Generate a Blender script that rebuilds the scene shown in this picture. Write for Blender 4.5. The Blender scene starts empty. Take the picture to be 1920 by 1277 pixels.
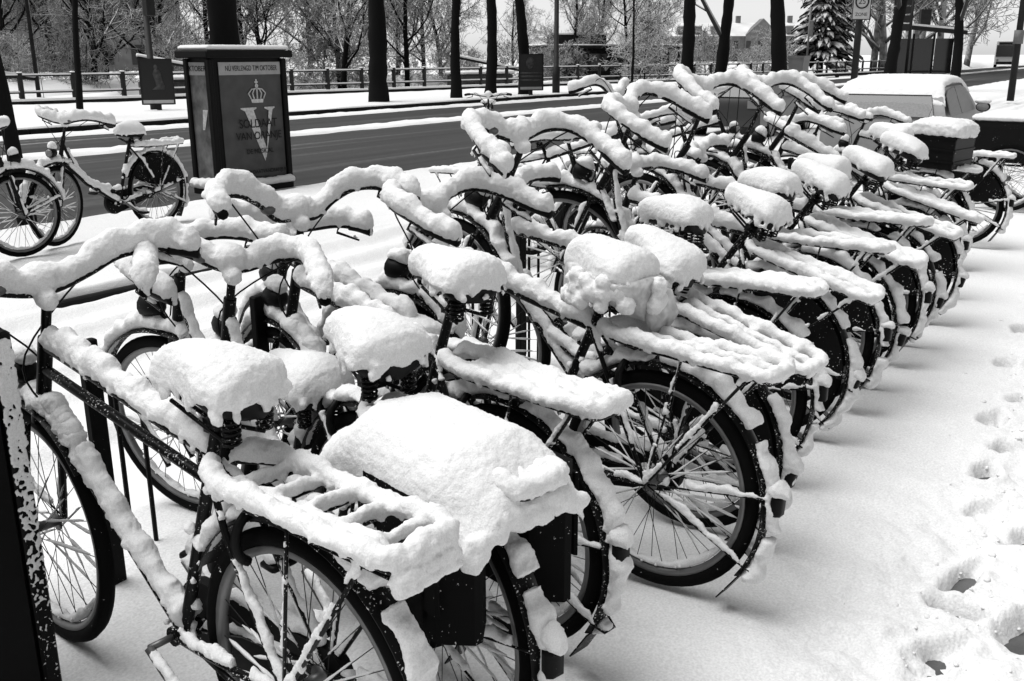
import bpy, math, random
import numpy as np
from mathutils import Vector, Matrix, Euler

# ------------------------------------------------------------------ camera, world, sun, exposure
scene = bpy.context.scene
R = math.radians
cam_d = bpy.data.cameras.new('camera'); cam = bpy.data.objects.new('camera', cam_d)
scene.collection.objects.link(cam); scene.camera = cam
cam_d.sensor_width = 36.0; cam_d.lens = 1850.0 * 36.0 / 1920.0
cam_d.clip_start = 0.05; cam_d.clip_end = 3000
cam.location = (0, 0, 1.6)
HEAD = R(33.8); PITCH = R(16.15); ROLL = R(-0.2)
hd = Vector((math.cos(HEAD), math.sin(HEAD), 0))
fw = hd * math.cos(PITCH) - Vector((0, 0, 1)) * math.sin(PITCH)
cam.rotation_euler = (fw.to_track_quat('-Z', 'Y').to_matrix() @ Matrix.Rotation(ROLL, 3, 'Z')).to_euler()

SUN_EL = R(68); SUN_AZ = R(118)          # azimuth of the sun seen from the place, from +X towards +Y
world = bpy.data.worlds.new('World'); scene.world = world; world.use_nodes = True
nt = world.node_tree; nt.nodes.clear()
sky = nt.nodes.new('ShaderNodeTexSky'); sky.sky_type = 'NISHITA'; sky.sun_disc = False
sky.sun_elevation = SUN_EL; sky.sun_rotation = R(90) - SUN_AZ
sky.air_density = 1.0; sky.dust_density = 0.5; sky.ozone_density = 1.0
bw = nt.nodes.new('ShaderNodeRGBToBW')
bg = nt.nodes.new('ShaderNodeBackground'); bg.inputs['Strength'].default_value = 0.05
wo = nt.nodes.new('ShaderNodeOutputWorld')
nt.links.new(sky.outputs[0], bw.inputs[0]); nt.links.new(bw.outputs[0], bg.inputs[0]); nt.links.new(bg.outputs[0], wo.inputs[0])
sun_d = bpy.data.lights.new('sun', 'SUN'); sun_d.energy = 1.5; sun_d.angle = R(50); sun_d.color = (1, 1, 1)
sun = bpy.data.objects.new('sun', sun_d); scene.collection.objects.link(sun)
sdir = Vector((math.cos(SUN_AZ) * math.cos(SUN_EL), math.sin(SUN_AZ) * math.cos(SUN_EL), math.sin(SUN_EL)))
sun.rotation_euler = (-sdir).to_track_quat('-Z', 'Y').to_euler(); sun.location = (0, 0, 30)
vs = scene.view_settings
vs.view_transform = 'Standard'; vs.look = 'None'; vs.gamma = 1.0; vs.exposure = 1.55; vs.use_curve_mapping = False
scene.render.engine = 'CYCLES'
scene.cycles.max_bounces = 6; scene.cycles.diffuse_bounces = 4; scene.cycles.use_denoising = True

COL = scene.collection
# ------------------------------------------------------------------ materials
def new_mat(name):
    m = bpy.data.materials.new(name); m.use_nodes = True
    n = m.node_tree.nodes; b = n['Principled BSDF']
    return m, n, m.node_tree.links, b
def grey(v): return (v, v, v, 1)
def plain(name, v, rough=0.6, spec=0.3, metal=0.0, var=0.0, vs_=8.0, bump=0.0, bs=60.0):
    m, n, l, b = new_mat(name)
    b.inputs['Base Color'].default_value = grey(v); b.inputs['Roughness'].default_value = rough
    b.inputs['Specular IOR Level'].default_value = spec; b.inputs['Metallic'].default_value = metal
    tc = n.new('ShaderNodeTexCoord')
    if var > 0:
        no = n.new('ShaderNodeTexNoise'); no.inputs['Scale'].default_value = vs_; no.inputs['Detail'].default_value = 6
        l.new(tc.outputs['Object'], no.inputs['Vector'])
        mr = n.new('ShaderNodeMapRange'); mr.inputs[1].default_value = 0.3; mr.inputs[2].default_value = 0.7
        mr.inputs[3].default_value = v * (1 - var); mr.inputs[4].default_value = v * (1 + var)
        l.new(no.outputs['Fac'], mr.inputs[0]); l.new(mr.outputs[0], b.inputs['Base Color'])
    if bump > 0:
        nb = n.new('ShaderNodeTexNoise'); nb.inputs['Scale'].default_value = bs; nb.inputs['Detail'].default_value = 5
        l.new(tc.outputs['Object'], nb.inputs['Vector'])
        bp = n.new('ShaderNodeBump'); bp.inputs['Strength'].default_value = bump; bp.inputs['Distance'].default_value = 0.01
        l.new(nb.outputs['Fac'], bp.inputs['Height']); l.new(bp.outputs[0], b.inputs['Normal'])
    return m
def frosted(name, v, rough, spec, thr=0.64, scale=90.0, snow=0.75, metal=0.0):
    """painted metal with small grains of snow stuck to it"""
    m, n, l, b = new_mat(name)
    tc = n.new('ShaderNodeTexCoord')
    a = n.new('ShaderNodeTexNoise'); a.inputs['Scale'].default_value = scale; a.inputs['Detail'].default_value = 4
    c = n.new('ShaderNodeTexNoise'); c.inputs['Scale'].default_value = 9; c.inputs['Detail'].default_value = 2
    l.new(tc.outputs['Object'], a.inputs['Vector']); l.new(tc.outputs['Object'], c.inputs['Vector'])
    ad = n.new('ShaderNodeMath'); ad.operation = 'MULTIPLY_ADD'; ad.inputs[1].default_value = 0.35
    l.new(c.outputs['Fac'], ad.inputs[0]); l.new(a.outputs['Fac'], ad.inputs[2])
    mr = n.new('ShaderNodeMapRange'); mr.inputs[1].default_value = thr + 0.175; mr.inputs[2].default_value = thr + 0.215
    mr.clamp = True
    l.new(ad.outputs[0], mr.inputs[0])
    mx = n.new('ShaderNodeMix'); mx.data_type = 'RGBA'; mx.inputs[6].default_value = grey(v); mx.inputs[7].default_value = grey(snow)
    l.new(mr.outputs[0], mx.inputs[0]); l.new(mx.outputs[2], b.inputs['Base Color'])
    b.inputs['Roughness'].default_value = rough; b.inputs['Specular IOR Level'].default_value = spec; b.inputs['Metallic'].default_value = metal
    return m
def snow_mat(name, v, fine=300.0, mid=110.0, strength=0.28, var=0.06):
    m, n, l, b = new_mat(name)
    tc = n.new('ShaderNodeTexCoord'); geo = n.new('ShaderNodeNewGeometry')
    a = n.new('ShaderNodeTexNoise'); a.inputs['Scale'].default_value = fine; a.inputs['Detail'].default_value = 3
    c = n.new('ShaderNodeTexNoise'); c.inputs['Scale'].default_value = mid; c.inputs['Detail'].default_value = 5
    l.new(geo.outputs['Position'], a.inputs['Vector']); l.new(geo.outputs['Position'], c.inputs['Vector'])
    ad = n.new('ShaderNodeMath'); ad.operation = 'MULTIPLY_ADD'; ad.inputs[1].default_value = 0.35
    l.new(a.outputs['Fac'], ad.inputs[0]); l.new(c.outputs['Fac'], ad.inputs[2])
    bp = n.new('ShaderNodeBump'); bp.inputs['Strength'].default_value = strength; bp.inputs['Distance'].default_value = 0.012
    l.new(ad.outputs[0], bp.inputs['Height']); l.new(bp.outputs[0], b.inputs['Normal'])
    mr = n.new('ShaderNodeMapRange'); mr.inputs[1].default_value = 0.3; mr.inputs[2].default_value = 0.7
    mr.inputs[3].default_value = v - var; mr.inputs[4].default_value = v + var
    l.new(a.outputs['Fac'], mr.inputs[0]); l.new(mr.outputs[0], b.inputs['Base Color'])
    b.inputs['Roughness'].default_value = 0.95; b.inputs['Specular IOR Level'].default_value = 0.1
    return m
def topsnow(name, v, lo=0.15, hi=0.45, snow=0.8, noise=14.0, amt=0.5):
    """bark / needles with snow lying on what faces the sky"""
    m, n, l, b = new_mat(name)
    geo = n.new('ShaderNodeNewGeometry'); sx = n.new('ShaderNodeSeparateXYZ'); l.new(geo.outputs['Normal'], sx.inputs[0])
    no = n.new('ShaderNodeTexNoise'); no.inputs['Scale'].default_value = noise; no.inputs['Detail'].default_value = 3
    l.new(geo.outputs['Position'], no.inputs['Vector'])
    ad = n.new('ShaderNodeMath'); ad.operation = 'MULTIPLY_ADD'; ad.inputs[1].default_value = amt
    l.new(no.outputs['Fac'], ad.inputs[0]); l.new(sx.outputs[2], ad.inputs[2])
    mr = n.new('ShaderNodeMapRange'); mr.inputs[1].default_value = lo + amt * 0.5; mr.inputs[2].default_value = hi + amt * 0.5; mr.clamp = True
    l.new(ad.outputs[0], mr.inputs[0])
    mx = n.new('ShaderNodeMix'); mx.data_type = 'RGBA'; mx.inputs[6].default_value = grey(v); mx.inputs[7].default_value = grey(snow)
    l.new(mr.outputs[0], mx.inputs[0]); l.new(mx.outputs[2], b.inputs['Base Color'])
    b.inputs['Roughness'].default_value = 0.9; b.inputs['Specular IOR Level'].default_value = 0.1
    return m
M = {}
M['snow'] = snow_mat('fresh_snow', 0.66)
M['snow_far'] = snow_mat('far_snow', 0.70, 20, 4, 0.3, 0.03)
M['ground_snow'] = snow_mat('ground_snow', 0.65, 130, 40, 0.45, 0.075)
M['paint'] = frosted('black_paint', 0.003, 0.42, 0.12, 0.64, 170, 0.55)
M['paint_far'] = frosted('black_paint_matt', 0.004, 0.55, 0.1, 0.68, 70)
M['rubber'] = frosted('tyre_rubber', 0.003, 0.85, 0.06, 0.74, 90)
M['leather'] = plain('saddle_vinyl', 0.004, 0.5, 0.12, 0, 0.3, 20)
M['chrome'] = plain('dull_chrome', 0.10, 0.4, 0.4, 0.6, 0.25, 15)
M['alu'] = plain('aluminium_rim', 0.14, 0.45, 0.4, 0.5, 0.15, 12)
M['spoke'] = plain('spoke_steel', 0.012, 0.5, 0.15, 0.0)
M['plastic'] = frosted('black_plastic', 0.004, 0.5, 0.1, 0.74, 110)
M['cloth'] = frosted('bag_cloth', 0.006, 0.9, 0.06, 0.70, 120)
M['lens'] = plain('lamp_lens', 0.15, 0.25, 0.5)
M['bag'] = plain('clear_plastic_bag', 0.42, 0.3, 0.5, 0, 0.35, 30, 0.6, 40)
M['iron'] = frosted('rack_iron', 0.004, 0.6, 0.1, 0.72, 110)

# ------------------------------------------------------------------ mesh helpers
def A(*p): return np.array(p, float)
def nrm(v):
    n = np.linalg.norm(v); return v / n if n > 1e-9 else v
class MB:
    def __init__(s): s.V = []; s.F = []; s.n = 0
    def add(s, verts, faces):
        o = s.n
        for v in verts: s.V.append((float(v[0]), float(v[1]), float(v[2])))
        for f in faces: s.F.append(tuple(i + o for i in f))
        s.n += len(verts); return s
    def loft(s, rings, caps=True, closed=False):
        m = len(rings[0]); k = len(rings); f = []
        for i in range(k if closed else k - 1):
            a = i * m; b = ((i + 1) % k) * m
            for j in range(m):
                j2 = (j + 1) % m; f.append((a + j, a + j2, b + j2, b + j))
        if caps and not closed:
            f.append(tuple(range(m - 1, -1, -1))); f.append(tuple((k - 1) * m + j for j in range(m)))
        return s.add([p for r in rings for p in r], f)
    def tube(s, pts, r, n=8, caps=True, closed=False):
        P = [np.array(p, float) for p in pts]; k = len(P)
        rr = r if hasattr(r, '__len__') else [r] * k
        T = []
        for i in range(k):
            if closed: t = P[(i + 1) % k] - P[i - 1]
            else: t = P[min(i + 1, k - 1)] - P[max(i - 1, 0)]
            T.append(nrm(t))
        ref = A(0, 0, 1) if abs(T[0][2]) < 0.9 else A(1, 0, 0)
        u = nrm(np.cross(T[0], ref)); rings = []
        for i in range(k):
            u = nrm(u - T[i] * np.dot(u, T[i])); w = np.cross(T[i], u)
            rings.append([P[i] + rr[i] * (math.cos(2 * math.pi * j / n) * u + math.sin(2 * math.pi * j / n) * w) for j in range(n)])
        return s.loft(rings, caps, closed)
    def box(s, c, d, rot=None, bev=0.0):
        x, y, z = d[0] / 2, d[1] / 2, d[2] / 2
        if bev > 0:
            b = min(bev, x * .9, y * .9, z * .9); rings = []
            def ring(ix, iy, zz):
                q = []
                for sx, sy in ((1, 1), (-1, 1), (-1, -1), (1, -1)):
                    cs = [(sx * (ix), sy * (iy - b)), (sx * (ix - b), sy * iy)]
                    if sx * sy < 0: cs = cs[::-1]
                    for a in cs: q.append(A(a[0], a[1], zz))
                return q
            rings = [ring(x - b, y - b, -z) if x - b > b and y - b > b else ring(x, y, -z), ring(x, y, -z + b), ring(x, y, z - b), ring(x - b, y - b, z) if x - b > b and y - b > b else ring(x, y, z)]
            if rot is not None: rings = [[np.array(rot @ Vector(p)) for p in r] for r in rings]
            c = np.array(c, float)
            return s.loft([[p + c for p in r] for r in rings])
        vs_ = [(sx * x, sy * y, sz * z) for sz in (-1, 1) for sx, sy in ((-1, -1), (1, -1), (1, 1), (-1, 1))]
        if rot is not None: vs_ = [rot @ Vector(v) for v in vs_]
        vs_ = [(v[0] + c[0], v[1] + c[1], v[2] + c[2]) for v in vs_]
        return s.add(vs_, [(3, 2, 1, 0), (4, 5, 6, 7), (0, 1, 5, 4), (1, 2, 6, 5), (2, 3, 7, 6), (3, 0, 4, 7)])
    def ell(s, c, r, nu=8, nv=5):
        rings = []
        for i in range(1, nv):
            a = math.pi * i / nv
            rings.append([(c[0] + r[0] * math.sin(a) * math.cos(2 * math.pi * j / nu), c[1] + r[1] * math.sin(a) * math.sin(2 * math.pi * j / nu), c[2] - r[2] * math.cos(a)) for j in range(nu)])
        o = s.n; s.loft(rings, caps=False)
        s.add([(c[0], c[1], c[2] - r[2]), (c[0], c[1], c[2] + r[2])], [])
        b, t = s.n - 2, s.n - 1; last = o + (nv - 2) * nu
        for j in range(nu):
            j2 = (j + 1) % nu
            s.F.append((b, o + j2, o + j)); s.F.append((t, last + j, last + j2))
        return s
    def prism(s, poly, origin, ex, ey, ez, t):
        o = np.array(origin, float); ex, ey, ez = map(lambda q: np.array(q, float), (ex, ey, ez))
        return s.loft([[o + p[0] * ex + p[1] * ey for p in poly], [o + p[0] * ex + p[1] * ey + ez * t for p in poly]])
    def mesh(s, name):
        me = bpy.data.meshes.new(name); me.from_pydata(s.V, [], s.F); me.update(); return me
def link(name, me, mat, parent=None, smooth=True):
    o = bpy.data.objects.new(name, me); COL.objects.link(o)
    if mat is not None and len(me.materials) == 0: me.materials.append(M[mat] if isinstance(mat, str) else mat)
    if smooth and len(me.polygons): me.polygons.foreach_set('use_smooth', [True] * len(me.polygons))
    if parent is not None: o.parent = parent
    return o
def build(mb, name, mat, parent=None, smooth=True, sharp=None):
    me = mb.mesh(name); o = link(name, me, mat, parent, smooth)
    if smooth and sharp: me.set_sharp_from_angle(angle=R(sharp))
    return o
def empty(name, loc=(0, 0, 0), rot=(0, 0, 0)):
    o = bpy.data.objects.new(name, None); COL.objects.link(o); o.location = loc; o.rotation_euler = rot
    o.empty_display_size = 0.2; return o
def tag(o, label, cat, group=None):
    o['label'] = label; o['category'] = cat
    if group: o['group'] = group
    return o
def structure(o, kind='structure'): o['kind'] = kind; return o
def spline(pts, n=8):
    P = [np.array(p, float) for p in pts]; P = [2 * P[0] - P[1]] + P + [2 * P[-1] - P[-2]]; out = []
    for i in range(1, len(P) - 2):
        for k in range(n):
            t = k / n; a, b, c, d = P[i - 1], P[i], P[i + 1], P[i + 2]
            out.append(0.5 * (2 * b + (c - a) * t + (2 * a - 5 * b + 4 * c - d) * t * t + (3 * b - a - 3 * c + d) * t ** 3))
    out.append(P[-2]); return out
def resample(pts, step):
    P = np.array(pts, float); d = np.linalg.norm(np.diff(P, axis=0), axis=1); s = np.concatenate([[0], np.cumsum(d)])
    k = max(3, int(s[-1] / step) + 1); t = np.linspace(0, s[-1], k)
    return np.stack([np.interp(t, s, P[:, i]) for i in range(3)], 1), t
def hashn(ix, iy, seed):
    h = (ix.astype(np.int64) * 374761393 + iy.astype(np.int64) * 668265263 + seed * 974711) & 0x7fffffff
    h = ((h ^ (h >> 13)) * 1274126177) & 0x7fffffff
    return ((h ^ (h >> 16)) & 0xffff) / 65535.0
def vnoise(x, y, seed=0):
    ix = np.floor(x); iy = np.floor(y); fx = x - ix; fy = y - iy
    fx = fx * fx * (3 - 2 * fx); fy = fy * fy * (3 - 2 * fy)
    a = hashn(ix, iy, seed); b = hashn(ix + 1, iy, seed); c = hashn(ix, iy + 1, seed); d = hashn(ix + 1, iy + 1, seed)
    return (a * (1 - fx) + b * fx) * (1 - fy) + (c * (1 - fx) + d * fx) * fy - 0.5
def fbm(x, y, seed=0, o=4):
    s = 0; a = 1.0
    for i in range(o): s = s + a * vnoise(x * 2 ** i + 17.3 * i, y * 2 ** i - 9.1 * i, seed + i); a *= 0.5
    return s
def grid_mesh(name, xs, ys, zfun):
    X, Y = np.meshgrid(xs, ys); Z = zfun(X, Y); nx, ny = len(xs), len(ys)
    co = np.stack([X, Y, Z], -1).reshape(-1, 3)
    i = np.arange(nx * ny).reshape(ny, nx)
    q = np.stack([i[:-1, :-1], i[:-1, 1:], i[1:, 1:], i[1:, :-1]], -1).reshape(-1, 4)
    me = bpy.data.meshes.new(name); me.vertices.add(len(co)); me.vertices.foreach_set('co', co.ravel())
    me.loops.add(len(q) * 4); me.loops.foreach_set('vertex_index', q.ravel())
    me.polygons.add(len(q)); me.polygons.foreach_set('loop_start', np.arange(0, len(q) * 4, 4)); me.polygons.foreach_set('loop_total', np.full(len(q), 4))
    me.update(calc_edges=True); return me
def text(name, body, size, mat, parent, loc, rot, thick=0.002, sx=1.0):
    cu = bpy.data.curves.new(name, 'FONT'); cu.body = body; cu.size = size; cu.extrude = thick; cu.align_x = 'CENTER'; cu.align_y = 'CENTER'
    t = bpy.data.objects.new(name + '_curve', cu); COL.objects.link(t)
    me = bpy.data.meshes.new_from_object(t.evaluated_get(bpy.context.evaluated_depsgraph_get()))
    bpy.data.objects.remove(t)
    me.materials.clear(); o = link(name, me, mat, parent, False); o.location = loc; o.rotation_euler = rot; o.scale = (sx, 1, 1); return o

# ------------------------------------------------------------------ snow
tex1 = bpy.data.textures.new('lumps', 'CLOUDS'); tex1.noise_scale = 0.045; tex1.noise_depth = 2
tex2 = bpy.data.textures.new('crumbs', 'CLOUDS'); tex2.noise_scale = 0.010; tex2.noise_depth = 1
def snowify(mb, parent, voxel, d1=0.008, d2=0.006, mat='snow', name='snow', seed=0):
    """melt all the pieces of snow together and roughen the surface"""
    if mb.n == 0: return None
    off = A((seed * 7.31) % 50, (seed * 3.77) % 50, (seed * 5.13) % 50)
    s2 = MB(); s2.add([A(*v) + off for v in mb.V], mb.F)
    me = s2.mesh('tmp'); ob = bpy.data.objects.new('tmp', me); COL.objects.link(ob)
    m = ob.modifiers.new('r', 'REMESH'); m.mode = 'VOXEL'; m.voxel_size = voxel; m.use_smooth_shade = True
    m = ob.modifiers.new('s', 'SMOOTH'); m.factor = 0.5; m.iterations = 2
    for t, d in ((tex1, d1), (tex2, d2)):
        if d > 0:
            m = ob.modifiers.new('d', 'DISPLACE'); m.texture = t; m.texture_coords = 'LOCAL'; m.strength = d; m.mid_level = 0.5
    out = bpy.data.meshes.new_from_object(ob.evaluated_get(bpy.context.evaluated_depsgraph_get()))
    bpy.data.objects.remove(ob); bpy.data.meshes.remove(me)
    out.transform(Matrix.Translation(Vector(-off))); out.name = name; out.materials.clear()
    return link(name, out, mat, parent)
def snow_path(mb, pts, r, th, w, up, rng, lump=0.25, dirs=None, cover=1.0, steep=0.35, n=10, crumbs=0.0):
    """snow lying along a bar: an uneven roll that sits on its upper side"""
    P, t = resample(pts, 0.014); k = len(P)
    ph = [rng.uniform(0, 6.28) for _ in range(6)]
    rings = []
    def flush(rs):
        if len(rs) >= 3: mb.loft(rs)
    for i in range(k):
        tg = nrm(P[min(i + 1, k - 1)] - P[max(i - 1, 0)])
        base = up if dirs is None else dirs[min(int(i * len(dirs) / k), len(dirs) - 1)]
        u = base - np.dot(base, tg) * tg; s = np.linalg.norm(u)
        nz = 0.45 * math.sin(t[i] * 41 + ph[0]) + 0.35 * math.sin(t[i] * 97 + ph[1]) + 0.55 * math.sin(t[i] * 11 + ph[2]) + rng.uniform(-.10, .10)
        nw = 0.5 * math.sin(t[i] * 53 + ph[3]) + 0.4 * math.sin(t[i] * 23 + ph[4])
        gate = math.sin(t[i] * 19 + ph[5]) + 0.6 * math.sin(t[i] * 47 + ph[0])
        if s < 0.12 or gate > 1.6 * (2 * cover - 1) + (1 - cover) * 0.4 + (9 if cover >= 1 else 0):
            flush(rings); rings = []; continue
        un = u / s; side = np.cross(tg, un)
        am = th * (steep + (1 - steep) * s) * (1 + lump * nz)
        e = min(i, k - 1 - i); tap = (0.55, 0.85, 1.0)[min(e, 2)]
        a = max(r * 1.08, w * (0.55 + 0.45 * s) * (1 + 0.6 * lump * nw)) * tap; b = 0.5 * (am + 0.5 * r) * tap
        c = P[i] + un * (b - 0.15 * r)
        ring = []
        for j in range(n):
            q = 2 * math.pi * j / n; cs, sn = math.cos(q), math.sin(q)
            ring.append(c + side * a * cs * (1.0 if sn > -0.3 else 0.9) + un * b * sn)
        rings.append(ring)
        if rng.random() < .5:                           # powdery clumps fray its lower edges
            q = rng.choice((0, math.pi)) + rng.uniform(-.75, .25) * (1 if rng.random() < .5 else -1); sn_ = -abs(math.sin(q)); rr = rng.uniform(.16, .36) * min(a, b) + .0025
            mb.ell(c + side * a * .90 * math.cos(q) + un * b * .85 * sn_ + tg * rng.uniform(-.008, .008), (rr, rr, rr), 6, 4)
        if rng.random() < crumbs:
            q = rng.uniform(0, 6.28); rr = rng.uniform(0.005, 0.011)
            mb.ell(P[i] + (side * math.cos(q) * 1.0 - un * abs(math.sin(q)) * 0.6) * (r * 0.95), (rr, rr, rr), 6, 4)
    flush(rings)

# ------------------------------------------------------------------ bicycle
WR = 0.345
def circ(r, n, x=0.0, a0=0.0, a1=2 * math.pi, cy=0.0, cz=0.0, end=False):
    k = n + (1 if end else 0)
    return [A(x, cy + r * math.cos(a0 + (a1 - a0) * i / n), cz + r * math.sin(a0 + (a1 - a0) * i / n)) for i in range(k)]
_w = {}
def wheel_meshes(fine=True):
    if fine in _w: return _w[fine]
    n = 56 if fine else 32
    ty = MB(); ty.tube(circ(WR - 0.021, n), 0.021, 8 if fine else 6, closed=True)
    rim = MB()
    rim.loft([[A(-.013, c[1] * 1.0, c[2] * 1.0), A(.013, c[1], c[2]), A(.011, c[1] * .95, c[2] * .95), A(.004, c[1] * .935, c[2] * .935), A(-.004, c[1] * .935, c[2] * .935), A(-.011, c[1] * .95, c[2] * .95)] for c in circ(0.306, n)], closed=True)
    hub = MB(); hub.tube([(-.06, 0, 0), (-.034, 0, 0), (-.034, 0, 0), (-.03, 0, 0), (-.03, 0, 0), (.03, 0, 0), (.03, 0, 0), (.034, 0, 0), (.034, 0, 0), (.06, 0, 0)], [.006, .006, .028, .028, .014, .014, .028, .028, .006, .006], 10)
    sp = MB(); sn = MB(); rng = random.Random(5)
    for i in range(36):
        sx = .032 if i % 2 else -.032; a = 2 * math.pi * i / 36
        ha = a + (0.9 if (i // 2) % 2 else -0.9)
        p = A(sx, .026 * math.cos(ha), .026 * math.sin(ha)); q = A(sx * .15, .288 * math.cos(a), .288 * math.sin(a))
        sp.tube([p, q], .0013 if fine else .0016, 3, caps=False)
        d = nrm(q - p)
        if abs(d[2]) < 0.93 and rng.random() < 0.93:
            f0 = rng.uniform(0, .25); f1 = rng.uniform(.6, 1.0); k = 9; pts = []; rr = []
            for j in range(k):
                f = f0 + (f1 - f0) * j / (k - 1)
                pts.append(p + (q - p) * f + A(0, 0, .003)); rr.append(.0056 * (1 - abs(d[2]) * .7) * rng.uniform(.55, 1.15) * (0.35 if j in (0, k - 1) else 1))
            sn.tube(pts, rr, 5)
    r2 = random.Random(9)
    up = A(0, 0, 1)
    sb = MB(); snow_path(sb, circ(0.283, 40, 0, R(-148), R(-34), end=True), .008, .022, .013, up, r2, .5)
    # snow in the bottom of the rim
    _w[fine] = [ty.mesh('tyre'), rim.mesh('rim'), hub.mesh('hub'), sp.mesh('spokes'), sn.mesh('spoke_snow'), sb.mesh('rim_snow')]
    return _w[fine]
def make_wheel(parent, mat4, pitch, rimmat, fine, rot=0.0):
    ty, rim, hub, sp, sn, sb = wheel_meshes(fine)
    w = bpy.data.objects.new('wheel', rim); COL.objects.link(w); w.parent = parent; w.matrix_local = mat4 @ Matrix.Rotation(-pitch, 4, 'X')
    if not rim.materials:
        for me, m in ((rim, 'alu'), (ty, 'rubber'), (hub, 'chrome'), (sp, 'spoke'), (sn, 'snow'), (sb, 'snow')):
            me.materials.append(M[m]); me.polygons.foreach_set('use_smooth', [True] * len(me.polygons))
    for nm, me in (('tyre', ty), ('hub', hub), ('spokes', sp), ('spoke_snow', sn), ('rim_snow', sb)):
        o = bpy.data.objects.new(nm, me); COL.objects.link(o); o.parent = w
    if rimmat != 'alu':
        w.material_slots[0].link = 'OBJECT'; w.material_slots[0].material = M[rimmat]
    return w

def saddle_ring(y, hw, zt, dep, n=16):
    out = []
    for j in range(n):
        q = 2 * math.pi * j / n; c, s = math.cos(q), math.sin(q)
        out.append(A(hw * (abs(c) ** .8) * (1 if c > 0 else -1), y, zt + (0.018 * s if s > 0 else dep * s)))
    return out
def saddle_profile(f):      # f 0 rear .. 1 nose -> half width
    if f < 0.12: return 0.104 * math.sqrt(max(0.02, 1 - ((0.12 - f) / 0.12) ** 2 * 0.9))
    if f < 0.35: return 0.104 - 0.010 * (f - 0.12) / 0.23
    g = (f - 0.35) / 0.65
    w = 0.094 + (0.030 - 0.094) * min(1, g * 1.45) ** 0.8
    return w * (1 if f < 0.93 else math.sqrt(max(0.05, 1 - ((f - 0.93) / 0.07) ** 2 * .8)))

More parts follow.
